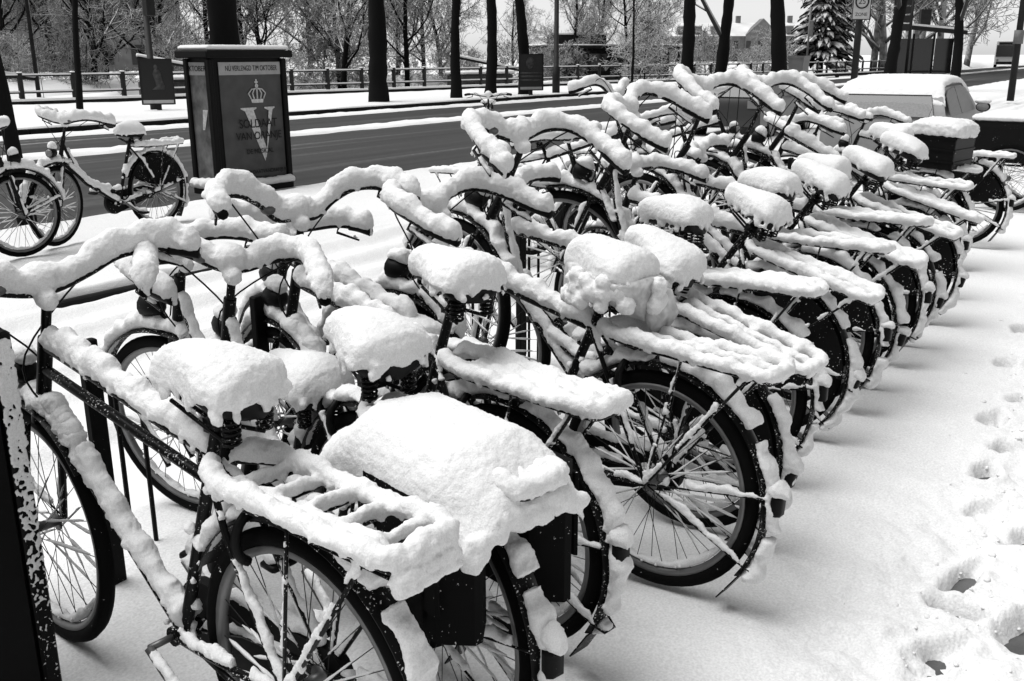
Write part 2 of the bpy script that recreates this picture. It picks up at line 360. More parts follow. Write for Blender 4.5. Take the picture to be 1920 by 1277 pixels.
def bicycle(c):
    rng = random.Random(c.get('seed', 1)); fine = c.get('fine', True); vox = c.get('vox', 0.008)
    az = R(c.get('az', 80) - 90); pitch = R(c.get('pitch', 0)); roll = R(c.get('lean', 0))
    root = empty('bicycle', (c['x'], c['y'], c.get('z', 0.0)), (pitch, roll, az))
    tag(root, c['label'], 'bicycle', c.get('group'))
    Rm = root.rotation_euler.to_matrix(); up = np.array(Rm.transposed() @ Vector((0, 0, 1)))
    depth = c.get('snow', .89); seed = c.get('seed', 1)
    pm = c.get('paint', 'paint')
    SZ = c.get('saddle', 0.95); style = c.get('style', 'men')
    ax = A(0, 0, WR); bb = A(0, .46, .285); head_t = A(0, .985, .90); head_b = A(0, 1.05, .71); fax = A(0, 1.14, WR)
    seat_dir = nrm(A(0, -.30, .80)); seat_c = bb + seat_dir * .53; post_t = bb + seat_dir * ((SZ - .05 - bb[2]) / seat_dir[2])
    sad = A(0, post_t[1], SZ)
    # steering
    st = R(c.get('steer', 0)); hx = nrm(head_t - head_b); rotm = np.array(Matrix.Rotation(st, 3, Vector(hx)))
    S = lambda p: rotm @ (np.array(p, float) - head_b) + head_b
    S4 = Matrix.Translation(Vector(head_b)) @ Matrix.Rotation(st, 4, Vector(hx)) @ Matrix.Translation(Vector(-head_b))
    th = 0.068 * depth
    # ---- frame
    f = MB(); fs = MB(); nt_ = 10 if fine else 7
    def bar(pts, r, sn=1.0, cover=1.0, w=0.030, crumbs=0.35):
        f.tube(pts, r, nt_)
        if sn > 0: snow_path(fs, pts, r, th * sn, w, up, rng, .28, cover=cover, crumbs=crumbs if fine else 0)
    f.tube([bb, seat_c, post_t], [.0155, .0155, .0125], nt_)
    f.tube([head_b - hx * .02, head_t + hx * .02], .019, nt_); f.tube([bb - A(.036, 0, 0), bb + A(.036, 0, 0)], .024, 12)
    dt0, dt1 = head_b + hx * .03, bb
    if style == 'men':
        bar([head_t - hx * .02, seat_c - seat_dir * .015], .0155, 1.1, w=.029)
        bar([dt0, dt1], .017, .85, .86)
    elif style == 'double':
        bar([head_t - hx * .005, seat_c + seat_dir * .005], .0135, 1.1, w=.029)
        bar([head_t - hx * .075, seat_c - seat_dir * .065], .0135, 0)
        bar([dt0, dt1], .018, 1.05, .96, .031)
    elif style == 'loop':
        lp = spline([head_t - hx * .04, A(0, .90, .66), A(0, .76, .48), A(0, .56, .41), bb + seat_dir * .12], 7)
        bar(lp, .014, .75, .97, .026)
        bar([dt0, A(0, .80, .50), dt1], .0155, .75, .82)
    else:                                           # twin low tubes
        bar([head_t - hx * .03, bb + seat_dir * .22], .0145, .9, .97)
        bar([dt0, dt1], .0155, .8, .92)
    for s in (-1, 1):
        cs = [bb + A(.03 * s, -.03, 0), A(.052 * s, .30, .315), ax + A(.058 * s, 0, 0)]
        f.tube(cs, .009, 7); snow_path(fs, cs, .009, .028 * depth, .012, up, rng, .5, cover=.75)
        ss = [seat_c + A(.016 * s, 0, -.01), seat_c + A(.045 * s, -.09, -.13), ax + A(.058 * s, 0, 0)]
        f.tube(ss, .008, 7); snow_path(fs, ss, .008, .034 * depth, .012, up, rng, .8, cover=.66)
    for k in range(26 if fine else 10):             # grains and clumps clinging round the seat tube and bracket
        p = bb + seat_dir * rng.uniform(-.03, .5) + A(rng.uniform(-.02, .02), -.017 * rng.choice((1, 1, -1)), 0)
        if rng.random() < .5: p = bb + A(rng.uniform(-.05, .05), rng.uniform(-.05, .06), rng.uniform(.0, .05))
        rr = rng.uniform(.007, .017); fs.ell(p, (rr, rr, rr), 6, 4)
    frame = build(f, 'frame', pm, root, sharp=50)
    snowify(fs, frame, vox, seed=seed)
    # ---- fork
    g = MB(); gs = MB()
    g.tube([S(head_b - hx * .01), S(head_b - hx * .035)], .03, 8)
    for s in (-1, 1):
        pts = [S(A(.045 * s, *(head_b - hx * .03)[1:])), S(A(.05 * s, 1.105, .50)), S(fax + A(.055 * s, 0, 0))]
        g.tube(pts, [.012, .011, .008], 7); snow_path(gs, pts, .011, .03 * depth, .014, up, rng, .5, cover=.8, steep=.8)
    fork = build(g, 'fork', pm, root, sharp=50); snowify(gs, fork, vox, seed=seed + 1)
    # ---- wheels
    Tm = Matrix.Translation(Vector(ax)); make_wheel(root, Tm, pitch, c.get('rim', 'alu'), fine)
    make_wheel(root, S4 @ Matrix.Translation(Vector(fax)), pitch, c.get('rim', 'alu'), fine)
    # ---- fenders
    def fender(center, a0, a1, tr, th_, cover, flap):
        m = MB(); rings = []; k = 26; ds = []; pts = []
        for i in range(k + 1):
            a = a0 + (a1 - a0) * i / k; d = A(0, math.cos(a), math.sin(a)); ring = []
            for j in range(7):
                x = -.030 + .06 * j / 6; ring.append(tr(center + d * (.377 - .010 * (x / .03) ** 2) + A(x, 0, 0)))
            for j in range(6, -1, -1):
                x = -.030 + .06 * j / 6; ring.append(tr(center + d * (.3745 - .010 * (x / .03) ** 2) + A(x, 0, 0)))
            rings.append(ring); pts.append(tr(center + d * .374)); ds.append(nrm(tr(center + d) - tr(center) + up * .5))
        m.loft(rings)
        if flap:
            a = a1; d = A(0, math.cos(a), math.sin(a)); t = A(0, -math.sin(a), math.cos(a)) * (1 if a1 > a0 else -1)
            p = center + d * .372; m.prism([(-.03, 0), (.03, 0), (.036, .10), (-.036, .10)], tr(p), (1, 0, 0), t, d, .004)
        st_ = MB()
        for aa in ((a1 - .12, a1 - .75) if a1 > a0 else (a1 + .12,)):
            for s in (-1, 1):
                d = A(0, math.cos(aa), math.sin(aa)); st_.tube([tr(center + A(.055 * s, 0, 0)), tr(center + d * .372 + A(.031 * s, 0, 0))], .003, 5)
                snow_path(sm, [tr(center + A(.05 * s, 0, 0) + d * .05), tr(center + d * .372 + A(.031 * s, 0, 0))], .003, .026 * depth, .009, up, rng, .6, cover=.85)
        if flap:                                       # the stay bow behind the fender
            d = A(0, math.cos(a1 - .12), math.sin(a1 - .12))
            bow = [tr(center + d * .372 + A(x, 0, 0) + d * e) for x, e in ((-.031, 0), (-.02, .035), (.02, .035), (.031, 0))]
            st_.tube(bow, .0035, 5)
        snow_path(sm, pts, .016, th_, .031, up, rng, .55, ds, cover, .75)
        o = build(m, 'fender', pm, root, sharp=40); build(st_, 'fender_stay', 'paint', o)
        return o
    sm = MB(); rf = fender(ax, R(25), R(212 - c.get('fend', 0)), lambda p: np.array(p, float), .040 * depth, c.get('fcover', .90), c.get('flap', True)); snowify(sm, rf, vox, .008, .006, seed=seed + 2)
    sm = MB(); ff = fender(fax, R(140), R(12), S, .05 * depth, 1.0, False); snowify(sm, ff, vox, seed=seed + 3)
    # ---- saddle
    sd = MB(); sn = MB(); L = .265; sc = c.get('swide', 1.0)
    slope = R(c.get('stilt', 3)); rs = np.array(Matrix.Rotation(R(c.get('stwist', 0)), 3, 'Z') @ Matrix.Rotation(slope, 3, 'X'))
    def sadpt(p): return rs @ p + sad
    rings = []; rings2 = []; N = 18
    sth = 0.092 * depth * c.get('sthick', 1.0); p0 = [rng.uniform(0, 6.28) for _ in range(3)]
    for i in range(N + 1):
        fr = i / N; y = -.115 + L * fr; hw = saddle_profile(fr) * sc
        zt = .012 * (1 - fr) ** 2 + .008 * fr
        rings.append([sadpt(p) for p in saddle_ring(y, hw, zt, .035 + .022 * (1 - fr))])
        y2 = -.126 + (L + .026) * fr; hw2 = hw + .014
        e = max(0, 1 - abs(2 * fr - 1) ** 2.6) ** .5; tt = sth * (.25 + .75 * e) * (1 - .15 * fr + .07 * math.sin(7 * fr + p0[0])) + .008
        r2 = []
        for j in range(18):
            q = 2 * math.pi * j / 18; cs, s_ = math.cos(q), math.sin(q)
            r2.append(rs @ A(hw2 * (.86 + .14 * e) * (abs(cs) ** .85) * (1 if cs > 0 else -1) * (1 + .05 * math.sin(3 * q + p0[1] + fr * 4)), y2, zt) + sad + up * ((tt * abs(s_) ** .9) if s_ > 0 else (-.020 * abs(s_) * (1 + .5 * math.sin(5 * q + p0[2])))))
        rings2.append(r2)
    sd.loft(rings); sn.loft(rings2)
    for k in range(40 if fine else 16):                # ragged lower edge
        fr = rng.uniform(0.02, .95); hw = saddle_profile(fr) * sc + .004; s_ = rng.choice((-1, 1)); rr = rng.uniform(.006, .014)
        sn.ell(rs @ A(hw * s_, -.115 + L * fr, rng.uniform(-.03, .005)) + sad, (rr * .8, rr, rr * 1.2), 6, 4)
    for k in range(8):
        rr = rng.uniform(.007, .014); sn.ell(rs @ A(rng.uniform(-.09, .09) * sc, -.122, rng.uniform(-.03, .01)) + sad, (rr, rr * .8, rr), 6, 4)
    so = build(sd, 'saddle', 'leather', root, sharp=60)
    snowify(sn, so, vox, .005, .006, seed=seed + 4)
    for s in (-1, 1):                                  # coil springs and the rails
        spg = MB()
        cx = .055 * s * sc; h = [A(cx + .017 * math.cos(q), -.075 + .017 * math.sin(q), -.095 + .0115 * q / (2 * math.pi)) for q in np.linspace(0, 2 * math.pi * 5.2, 52 if fine else 30)]
        spg.tube([sadpt(p) for p in h], .0038, 5)
        build(spg, 'saddle_spring', 'paint', so); spg = MB()
        spg.tube([sadpt(A(cx, -.075, -.098)), sadpt(A(.015 * s, .03, -.085)), sadpt(A(.012 * s, .12, -.045))], .005, 6); build(spg, 'saddle_rail', 'paint', so)
    spg = MB(); spg.box(sadpt(A(0, .0, -.08)), (.05, .05, .03))
    build(spg, 'saddle_clamp', 'paint', so)
    # ---- handlebar
    hb = MB(); hs = MB(); gps = []
    stem_t = head_t + hx * .13 + A(0, 0, c.get('rise', 0)); kind = c.get('bar', 'dutch'); bw_ = c.get('bw', 1.0)
    top = stem_t + A(0, .03, .012)
    half = {'dutch': [(0, .0, 0), (.06, .02, .004), (.15, .035, .03), (.235, .0, .045), (.275, -.10, .028), (.285, -.20, .0), (.285, -.30, -.02)],
            'flat': [(0, 0, 0), (.10, .005, .012), (.20, -.01, .03), (.27, -.045, .03), (.315, -.10, .02)],
            'north': [(0, 0, 0), (.05, .05, 0), (.14, .06, .01), (.22, .02, .02), (.27, -.07, .01), (.295, -.17, -.015), (.30, -.24, -.03)],
            'rise': [(0, 0, 0), (.06, .0, .008), (.14, .01, .030), (.22, .01, .06), (.30, -.01, .068), (.36, -.04, .06), (.40, -.09, .05)],
            'wave': [(0, 0, 0), (.07, .0, .0), (.13, -.01, .05), (.20, -.02, .085), (.275, -.05, .09), (.32, -.12, .07), (.335, -.20, .055)]}[kind]
    path = [(-x * bw_, y, z) for x, y, z in half[::-1]] + [(x * bw_, y, z) for x, y, z in half[1:]]
    full = [S(top + A(*p)) for p in spline(path, 6)]
    hb.tube(full, .0115, nt_); hb.tube([S(head_t), S(stem_t), S(top)], [.0125, .0125, .014], nt_)
    hthick = c.get('hthick', 1.0)
    snow_path(hs, full, .012, .077 * depth * hthick, .032, up, rng, .22, cover=c.get('hcover', 1.0), crumbs=.2 if fine else 0)
    hs.ell(S(top) + up * .035, (.05, .05, .045), 10, 7); hs.ell(S(stem_t) + up * .0, (.026, .04, .03), 8, 6)
    for s in (0, 1):
        seg = full[:9] if s == 0 else full[-9:]
        gp = MB(); gp.tube(seg, .0165, 8); gps.append(gp)
        i = 11 if s == 0 else -12                      # brake lever and bell
        q = full[i]; e = full[3 if s == 0 else -4] + rotm @ A(0, .03, -.045)
        hb.tube([q, q + rotm @ A(0, .02, -.03), e], [.006, .006, .004], 6)
        snow_path(hs, [q + rotm @ A(0, .02, -.03), e], .006, .022 * depth, .010, up, rng, .5, cover=.6)
    hbo = build(hb, 'handlebar', c.get('barmat', 'paint'), root, sharp=60); [build(gp, 'grip', 'plastic', hbo) for gp in gps]; snowify(hs, hbo, vox, .006, .006, seed=seed + 5)
    bl = MB(); q = full[len(full) // 2 - 9] + up * .012
    bl.ell(q, (.026, .026, .020), 12, 8); build(bl, 'bell', 'chrome', hbo)
    # cable from lever to frame
    cb = MB(); e = full[12]; cb.tube(spline([e, e + rotm @ A(.05, .10, .0), S(head_t + A(.02, .09, -.06)), S(head_b + A(.0, .05, -.02))], 6), .0028, 5)
    e = full[-13]; cb.tube(spline([e, e + rotm @ A(-.05, .09, .01), S(head_t + A(-.02, .08, -.04)), head_b + A(.0, -.06, -.02)], 6), .0028, 5)
    build(cb, 'brake_cable', 'plastic', hbo)
    # ---- headlamp
    lm = MB(); ls = MB(); q = S(head_b + A(0, .085, .09))
    rl = rotm
    lr = [[q + rl @ A(r_ * math.cos(2 * math.pi * j / 12), y, r_ * math.sin(2 * math.pi * j / 12)) for j in range(12)] for y, r_ in ((-.045, .012), (-.03, .03), (.0, .038), (.035, .041), (.04, .036))]
    lm.loft(lr); lm.tube([S(head_b + A(0, .02, .03)), q], .007, 6); lo = build(lm, 'headlamp', 'plastic', root, sharp=50)
    ln = MB(); ln.loft([[q + rl @ A(r_ * math.cos(2 * math.pi * j / 12), y, r_ * math.sin(2 * math.pi * j / 12)) for j in range(12)] for y, r_ in ((.0405, .034), (.046, .02))]); build(ln, 'lens', 'lens', lo)
    snow_path(ls, [q + rl @ A(0, -.04, .02), q + rl @ A(0, .04, .036)], .02, .055 * depth, .036, up, rng, .2); snowify(ls, lo, vox, seed=seed + 6)
    # ---- carrier
    ck = c.get('carrier', 'loop')
    if ck:
        cr = MB(); cn = MB(); z0 = c.get('cz', .765); hw = .082 if ck == 'slat' else .068; y0, y1 = .14, -.35; cth = .046 * depth
        def cb_(pts, r=.006, snw=1.0, w=.019, cover=1.0):
            cr.tube(pts, r, 6)
            if snw > 0: snow_path(cn, pts, r, cth * snw, w, up, rng, .25, cover=cover, crumbs=.3 if fine else 0)
        loop = spline([A(.02, y0 + .1, z0 + .01), A(hw, y0, z0 + .005), A(hw, -.1, z0), A(hw, y1 + .03, z0), A(hw - .02, y1, z0 - .004), A(0, y1 - .004, z0 - .005), A(-hw + .02, y1, z0 - .004), A(-hw, y1 + .03, z0), A(-hw, -.1, z0), A(-hw, y0, z0 + .005), A(-.02, y0 + .1, z0 + .01)], 5)
        cb_(loop, .0065, 1.05, .022)
        if ck == 'slat':
            for i in range(5): y = y0 - .03 - i * .098; cb_([A(-hw, y, z0), A(hw, y, z0)], .006, .7, .012)
            cr.box((0, (y0 + y1) / 2, z0 - .045), (.09, .44, .003)); sp_ = [A(0, y0 - .02, z0 - .035), A(0, y1 + .05, z0 - .035)]
            cb_([A(-.048, y0, z0), A(-.048, y1 + .03, z0)], .005, .8, .016)
            # snow tipped over the rear edge
            for dz, dy in ((-.004, -.004), (-.030, -.012), (-.052, -.012)): snow_path(cn, [A(-hw * .95, y1 + dy, z0 + dz), A(hw * .95, y1 + dy, z0 + dz)], .008, .042 * depth, .024, up, rng, .15)
        elif ck == 'twin':
            for x in (-.024, .024): cb_([A(x, y0, z0), A(x, y1 + .01, z0)], .0055, .95, .017)
            for y in (.05, -.12, -.28): cb_([A(-hw, y, z0 - .003), A(hw, y, z0 - .003)], .005, .5, .012)
        elif ck == 'wide':
            for x in (-.04, -.012, .016, .044): cb_([A(x, y0, z0), A(x, y1 + .01, z0)], .005, .95, .018)
        else:
            for x in (0,): cb_([A(x, y0, z0), A(x, y1 + .01, z0)], .0055, .9, .017)
            for y in (.06, -.11, -.27): cb_([A(-hw, y, z0 - .003), A(hw, y, z0 - .003)], .005, .7, .016)
        for s in (-1, 1):
            cb_([A(hw * s, y1 + .06, z0), A(.062 * s, .0, WR)], .005, .55, .010, .7)
            cb_([A(hw * s, -.08, z0), A(.062 * s, .0, WR)], .004, .5, .009, .6)
        co = build(cr, 'carrier', 'paint', root); 
        snowify(cn, co, vox, .008, .007, seed=seed + 7)
        tl = MB(); tn = MB(); a = R(195); d = A(0, math.cos(R(172)), math.sin(R(172))); q = ax + d * .40
        tl.box(q, (.05, .035, .06), None, .01); tl.tube([ax + d * .37, q], .008, 6)
        to = build(tl, 'tail_light', 'plastic', root); snow_path(tn, [q + A(0, .035, .025), q + A(0, -.03, .025)], .02, .05 * depth, .033, up, rng, .3); snowify(tn, to, vox, seed=seed + 8)
    # ---- chain case, cranks, pedals
    cc = MB(); poly = []
    for i in range(13): a = R(-95 + 190 * i / 12); poly.append((.46 + .105 * math.cos(a), .285 + .105 * math.sin(a)))
    for i in range(9): a = R(95 + 170 * i / 8); poly.append((.0 + .055 * math.cos(a), WR + .055 * math.sin(a)))
    cc.prism(poly, (.052, 0, 0), (0, 1, 0), (0, 0, 1), (1, 0, 0), .028)
    co_ = build(cc, 'chain_case', c.get('casemat', 'plastic'), root, sharp=40)
    cs_ = MB(); snow_path(cs_, [A(.066, .42, .385), A(.066, .25, .385), A(.066, .02, .402)], .012, .026 * depth, .017, up, rng, .4, cover=.9); snowify(cs_, co_, vox, seed=seed + 9)
    ca = R(c.get('crank', 35))
    for s in (-1, 1):
        kd = MB(); ks = MB(); pd = MB()
        d = A(0, math.cos(ca), math.sin(ca)) * s; a_ = bb + A(.095 * s, 0, 0); e = a_ + d * .17
        kd.tube([bb + A(.03 * s, 0, 0), a_], .009, 7); kd.tube([a_, e], [.012, .009], 7); pd.box(e + A(.05 * s, 0, 0), (.09, .07, .022), None, .006)
        snow_path(ks, [a_, e], .011, .03 * depth, .014, up, rng, .4); snow_path(ks, [e + A(.012 * s, 0, .01), e + A(.09 * s, 0, .01)], .012, .045 * depth, .036, up, rng, .3)
        ko = build(kd, 'crank', 'chrome', root); build(pd, 'pedal', 'plastic', ko); snowify(ks, ko, vox, seed=seed + 10)
    # ---- ring lock and stand
    lk = MB(); q = A(0, .135, WR + .30); lk.tube([q + A(.055 * math.cos(a), .0, .06 * math.sin(a)) for a in np.linspace(R(-60), R(240), 16)], .011, 7); build(lk, 'ring_lock', 'plastic', root)
    sdn = MB(); sdn.tube([A(-.03, .36, .29), A(-.07, .12, .30)], .008, 6); build(sdn, 'kick_stand', 'paint', root)
    # ---- extras
    if c.get('guard'):
        gd = MB(); ring = []
        poly = [(.0, WR + .06), (.14, WR + .10)] + [(.355 * math.cos(R(a)), WR + .355 * math.sin(R(a))) for a in range(30, 171, 10)] + [(-.15, WR + .04)]
        for s in (-1, 1): gd.prism(poly, (.036 * s, 0, 0), (0, 1, 0), (0, 0, 1), (s, 0, 0), .003)
        build(gd, 'coat_guard', 'cloth', root, sharp=30)
    if c.get('pannier'):
        pn = MB(); ps = MB(); z0 = .76
        for s in (-1, 1):
            x0 = .125 * s
            pn.box((x0, -.13, z0 - .16), (.13, .36, .30), None, .055)
            pn.box((x0 + .069 * s, -.13, z0 - .14), (.012, .28, .20), None, .005)
        for s in (-1, 1):
            for yy in (-.05, -.21): pn.box((.20 * s, yy, z0 - .15), (.006, .025, .24), None, .002); pn.box((.205 * s, yy, z0 - .20), (.008, .035, .03), None, .002)
        pn.box((0, -.13, z0 + .005), (.20, .38, .02), None, .006)
        po = build(pn, 'pannier', 'cloth', root, sharp=40)
        W = .165; rr = []
        for i in range(15):
            fr = i / 14; y = .20 - .56 * fr; e = min(1, .35 + 3.2 * min(fr, 1 - fr)); r2 = []
            for j in range(26):
                q = 2 * math.pi * j / 26; cs, s_ = math.cos(q), math.sin(q)
                x = W * (abs(cs) ** .55) * (1 if cs > 0 else -1)
                droop = -.10 * max(0, (abs(x) - .07) / .125) ** 1.7 - .05 * max(0, (fr - .78) / .22) ** 1.6 - .03 * max(0, (.2 - fr) / .2)
                r2.append(A(x * (.95 + .05 * e) - .025, y + .012 * math.sin(7 * x * 5 + i), z0 + .012 + droop + (s_ > 0) * .085 * e * abs(s_) ** .5 - (s_ <= 0) * .012))
            rr.append(r2)
        ps.loft(rr)
        for k in range(46): x = rng.uniform(-W, W); ps.ell(A(x - .025, -.355 + rng.uniform(-.01, .01), z0 - .01 - .09 * max(0, (abs(x) - .08) / .115) ** 1.5 - rng.uniform(0, .045)), (.018, .014, .020), 7, 5)
        for k in range(40): y = rng.uniform(-.29, .18); s_ = rng.choice((-1, 1)); ps.ell(A(s_ * (W + rng.uniform(-.01, .006)) - .025, y, z0 - .08 - rng.uniform(0, .05)), (.014, .018, .022), 7, 5)
        snowify(ps, po, .007, .007, .006, seed=seed + 11)
    if c.get('crate'):
        k = MB(); z0 = c.get('cratez', .78); cw, cd, chh, y0 = c['crate']
        for sx in (-1, 1): k.box((sx * (cw / 2 - .006), y0, z0 + chh / 2), (.012, cd, chh), None, .003)
        for sy in (-1, 1): k.box((0, y0 + sy * (cd / 2 - .006), z0 + chh / 2 - .002), (cw - .026, .012, chh - .004), None, .003)
        k.box((0, y0, z0 + .006), (cw - .03, cd - .03, .012))
        for i in range(3):
            zz = z0 + chh * (i + .6) / 3.2
            for sy in (-1, 1): k.box((0, y0 + sy * (cd / 2 + .004), zz), (cw, .008, .014))
            for sx in (-1, 1): k.box((sx * (cw / 2 + .004), y0, zz), (.008, cd, .014))
        ko = build(k, 'crate', 'plastic', root, False); ks = MB(); rr = []
        for i in range(11):
            fr = i / 10; y = y0 - cd / 2 - .015 + (cd + .03) * fr; e = min(1, .55 + 3 * min(fr, 1 - fr)); r2 = []
            for j in range(20):
                q = 2 * math.pi * j / 20; cs, s_ = math.cos(q), math.sin(q)
                r2.append(A((cw / 2 + .015) * (abs(cs) ** .5) * (1 if cs > 0 else -1), y, z0 + chh - .01 + (s_ > 0) * .085 * e * abs(s_) ** .5 - (s_ <= 0) * .03))
            rr.append(r2)
        ks.loft(rr)
        for q in range(30): rr_ = rng.uniform(.015, .03); ks.ell(A(rng.uniform(-cw / 2, cw / 2), y0 - cd / 2 - .012, z0 + chh - rng.uniform(0, .04)), (rr_, .016, rr_), 7, 5)
        snowify(ks, ko, .010, .022, .010, seed=seed + 12)
    if c.get('bag'):                                    # plastic bag tied over the saddle
        k = MB(); rr = []
        for i in range(12):
            fr = i / 11; y = -.15 + .30 * fr; hw = .125 * (1 - .5 * fr ** 2) * min(1, .6 + 2.5 * min(fr, 1 - fr)); r2 = []
            for j in range(18):
                q = 2 * math.pi * j / 18; cs, s_ = math.cos(q), math.sin(q)
                r2.append(sadpt(A(hw * cs * (1 + .05 * math.sin(4 * q + i)), y, (.02 * s_ if s_ > 0 else .10 * s_ * (1 + .15 * math.sin(3 * q + i * 1.3))))))
            rr.append(r2)
        k.loft(rr)
        k.loft([[sadpt(A(.05 + x * 1.0, -.13 + yy, z)) for x, yy, z in r_] for r_ in ([(-.05, 0, -.03), (.07, 0, -.03), (.07, -.02, -.03), (-.05, -.02, -.03)], [(-.07, -.025, -.10), (.08, -.02, -.10), (.08, -.05, -.10), (-.07, -.045, -.10)], [(-.02, -.02, -.17), (.06, -.02, -.16), (.06, -.03, -.16), (-.02, -.03, -.17)])])
        bo = build(k, 'saddle_bag', 'bag', root); bo['label'] = 'crumpled clear plastic bag tied over the saddle'
        k2 = MB()
        for i in range(60):
            a = rng.uniform(0, 6.28); f_ = rng.uniform(0, 1); rr_ = rng.uniform(.012, .034)
            k2.ell(sadpt(A(.12 * math.cos(a), -.02 + .14 * math.sin(a), -.075 * f_)), (rr_, rr_, rr_), 7, 5)
        snowify(k2, bo, vox, .012, .010, seed=seed + 13)
    return root

# ------------------------------------------------------------------ the setting
def asphalt_mat():
    m, n, l, b = new_mat('wet_asphalt')
    geo = n.new('ShaderNodeNewGeometry'); mp = n.new('ShaderNodeMapping'); mp.inputs['Scale'].default_value = (0.06, 2.2, 1)
    l.new(geo.outputs['Position'], mp.inputs['Vector'])
    a = n.new('ShaderNodeTexNoise'); a.inputs['Scale'].default_value = 1.0; a.inputs['Detail'].default_value = 5; l.new(mp.outputs[0], a.inputs['Vector'])
    f = n.new('ShaderNodeTexNoise'); f.inputs['Scale'].default_value = 9; f.inputs['Detail'].default_value = 4; l.new(geo.outputs['Position'], f.inputs['Vector'])
    ad = n.new('ShaderNodeMath'); ad.operation = 'MULTIPLY_ADD'; ad.inputs[1].default_value = 0.18; l.new(f.outputs['Fac'], ad.inputs[0]); l.new(a.outputs['Fac'], ad.inputs[2])
    cr = n.new('ShaderNodeValToRGB'); l.new(ad.outputs[0], cr.inputs[0]); e = cr.color_ramp.elements
    e[0].position = 0.42; e[0].color = grey(0.022); e[1].position = 0.86; e[1].color = grey(0.30)
    x = cr.color_ramp.elements.new(0.66); x.color = grey(0.034); x = cr.color_ramp.elements.new(0.77); x.color = grey(0.07)
    l.new(cr.outputs[0], b.inputs['Base Color']); b.inputs['Roughness'].default_value = 0.7; b.inputs['Specular IOR Level'].default_value = 0.25
    return m
M['asphalt'] = asphalt_mat()
M['paving'] = plain('grey_paving', 0.085, 0.8, 0.2, 0, 0.4, 6, 0.4, 40)
M['kerb'] = plain('dark_kerb_stone', 0.012, 0.8, 0.1, 0, 0.4, 5)
M['water'] = plain('dark_canal_water', 0.03, 0.2, 0.5)
M['bark'] = topsnow('dark_bark', 0.006, 0.40, 0.70, 0.6, 9, 1.0)
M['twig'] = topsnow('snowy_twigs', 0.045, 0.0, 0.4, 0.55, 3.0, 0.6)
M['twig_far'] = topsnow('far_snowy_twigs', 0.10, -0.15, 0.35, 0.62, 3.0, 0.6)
M['needle'] = topsnow('snowy_needles', 0.010, 0.50, 0.85, 0.55, 2.5, 1.1)
M['wood_dark'] = plain('dark_wood', 0.012, 0.8, 0.2, 0, 0.4, 4)

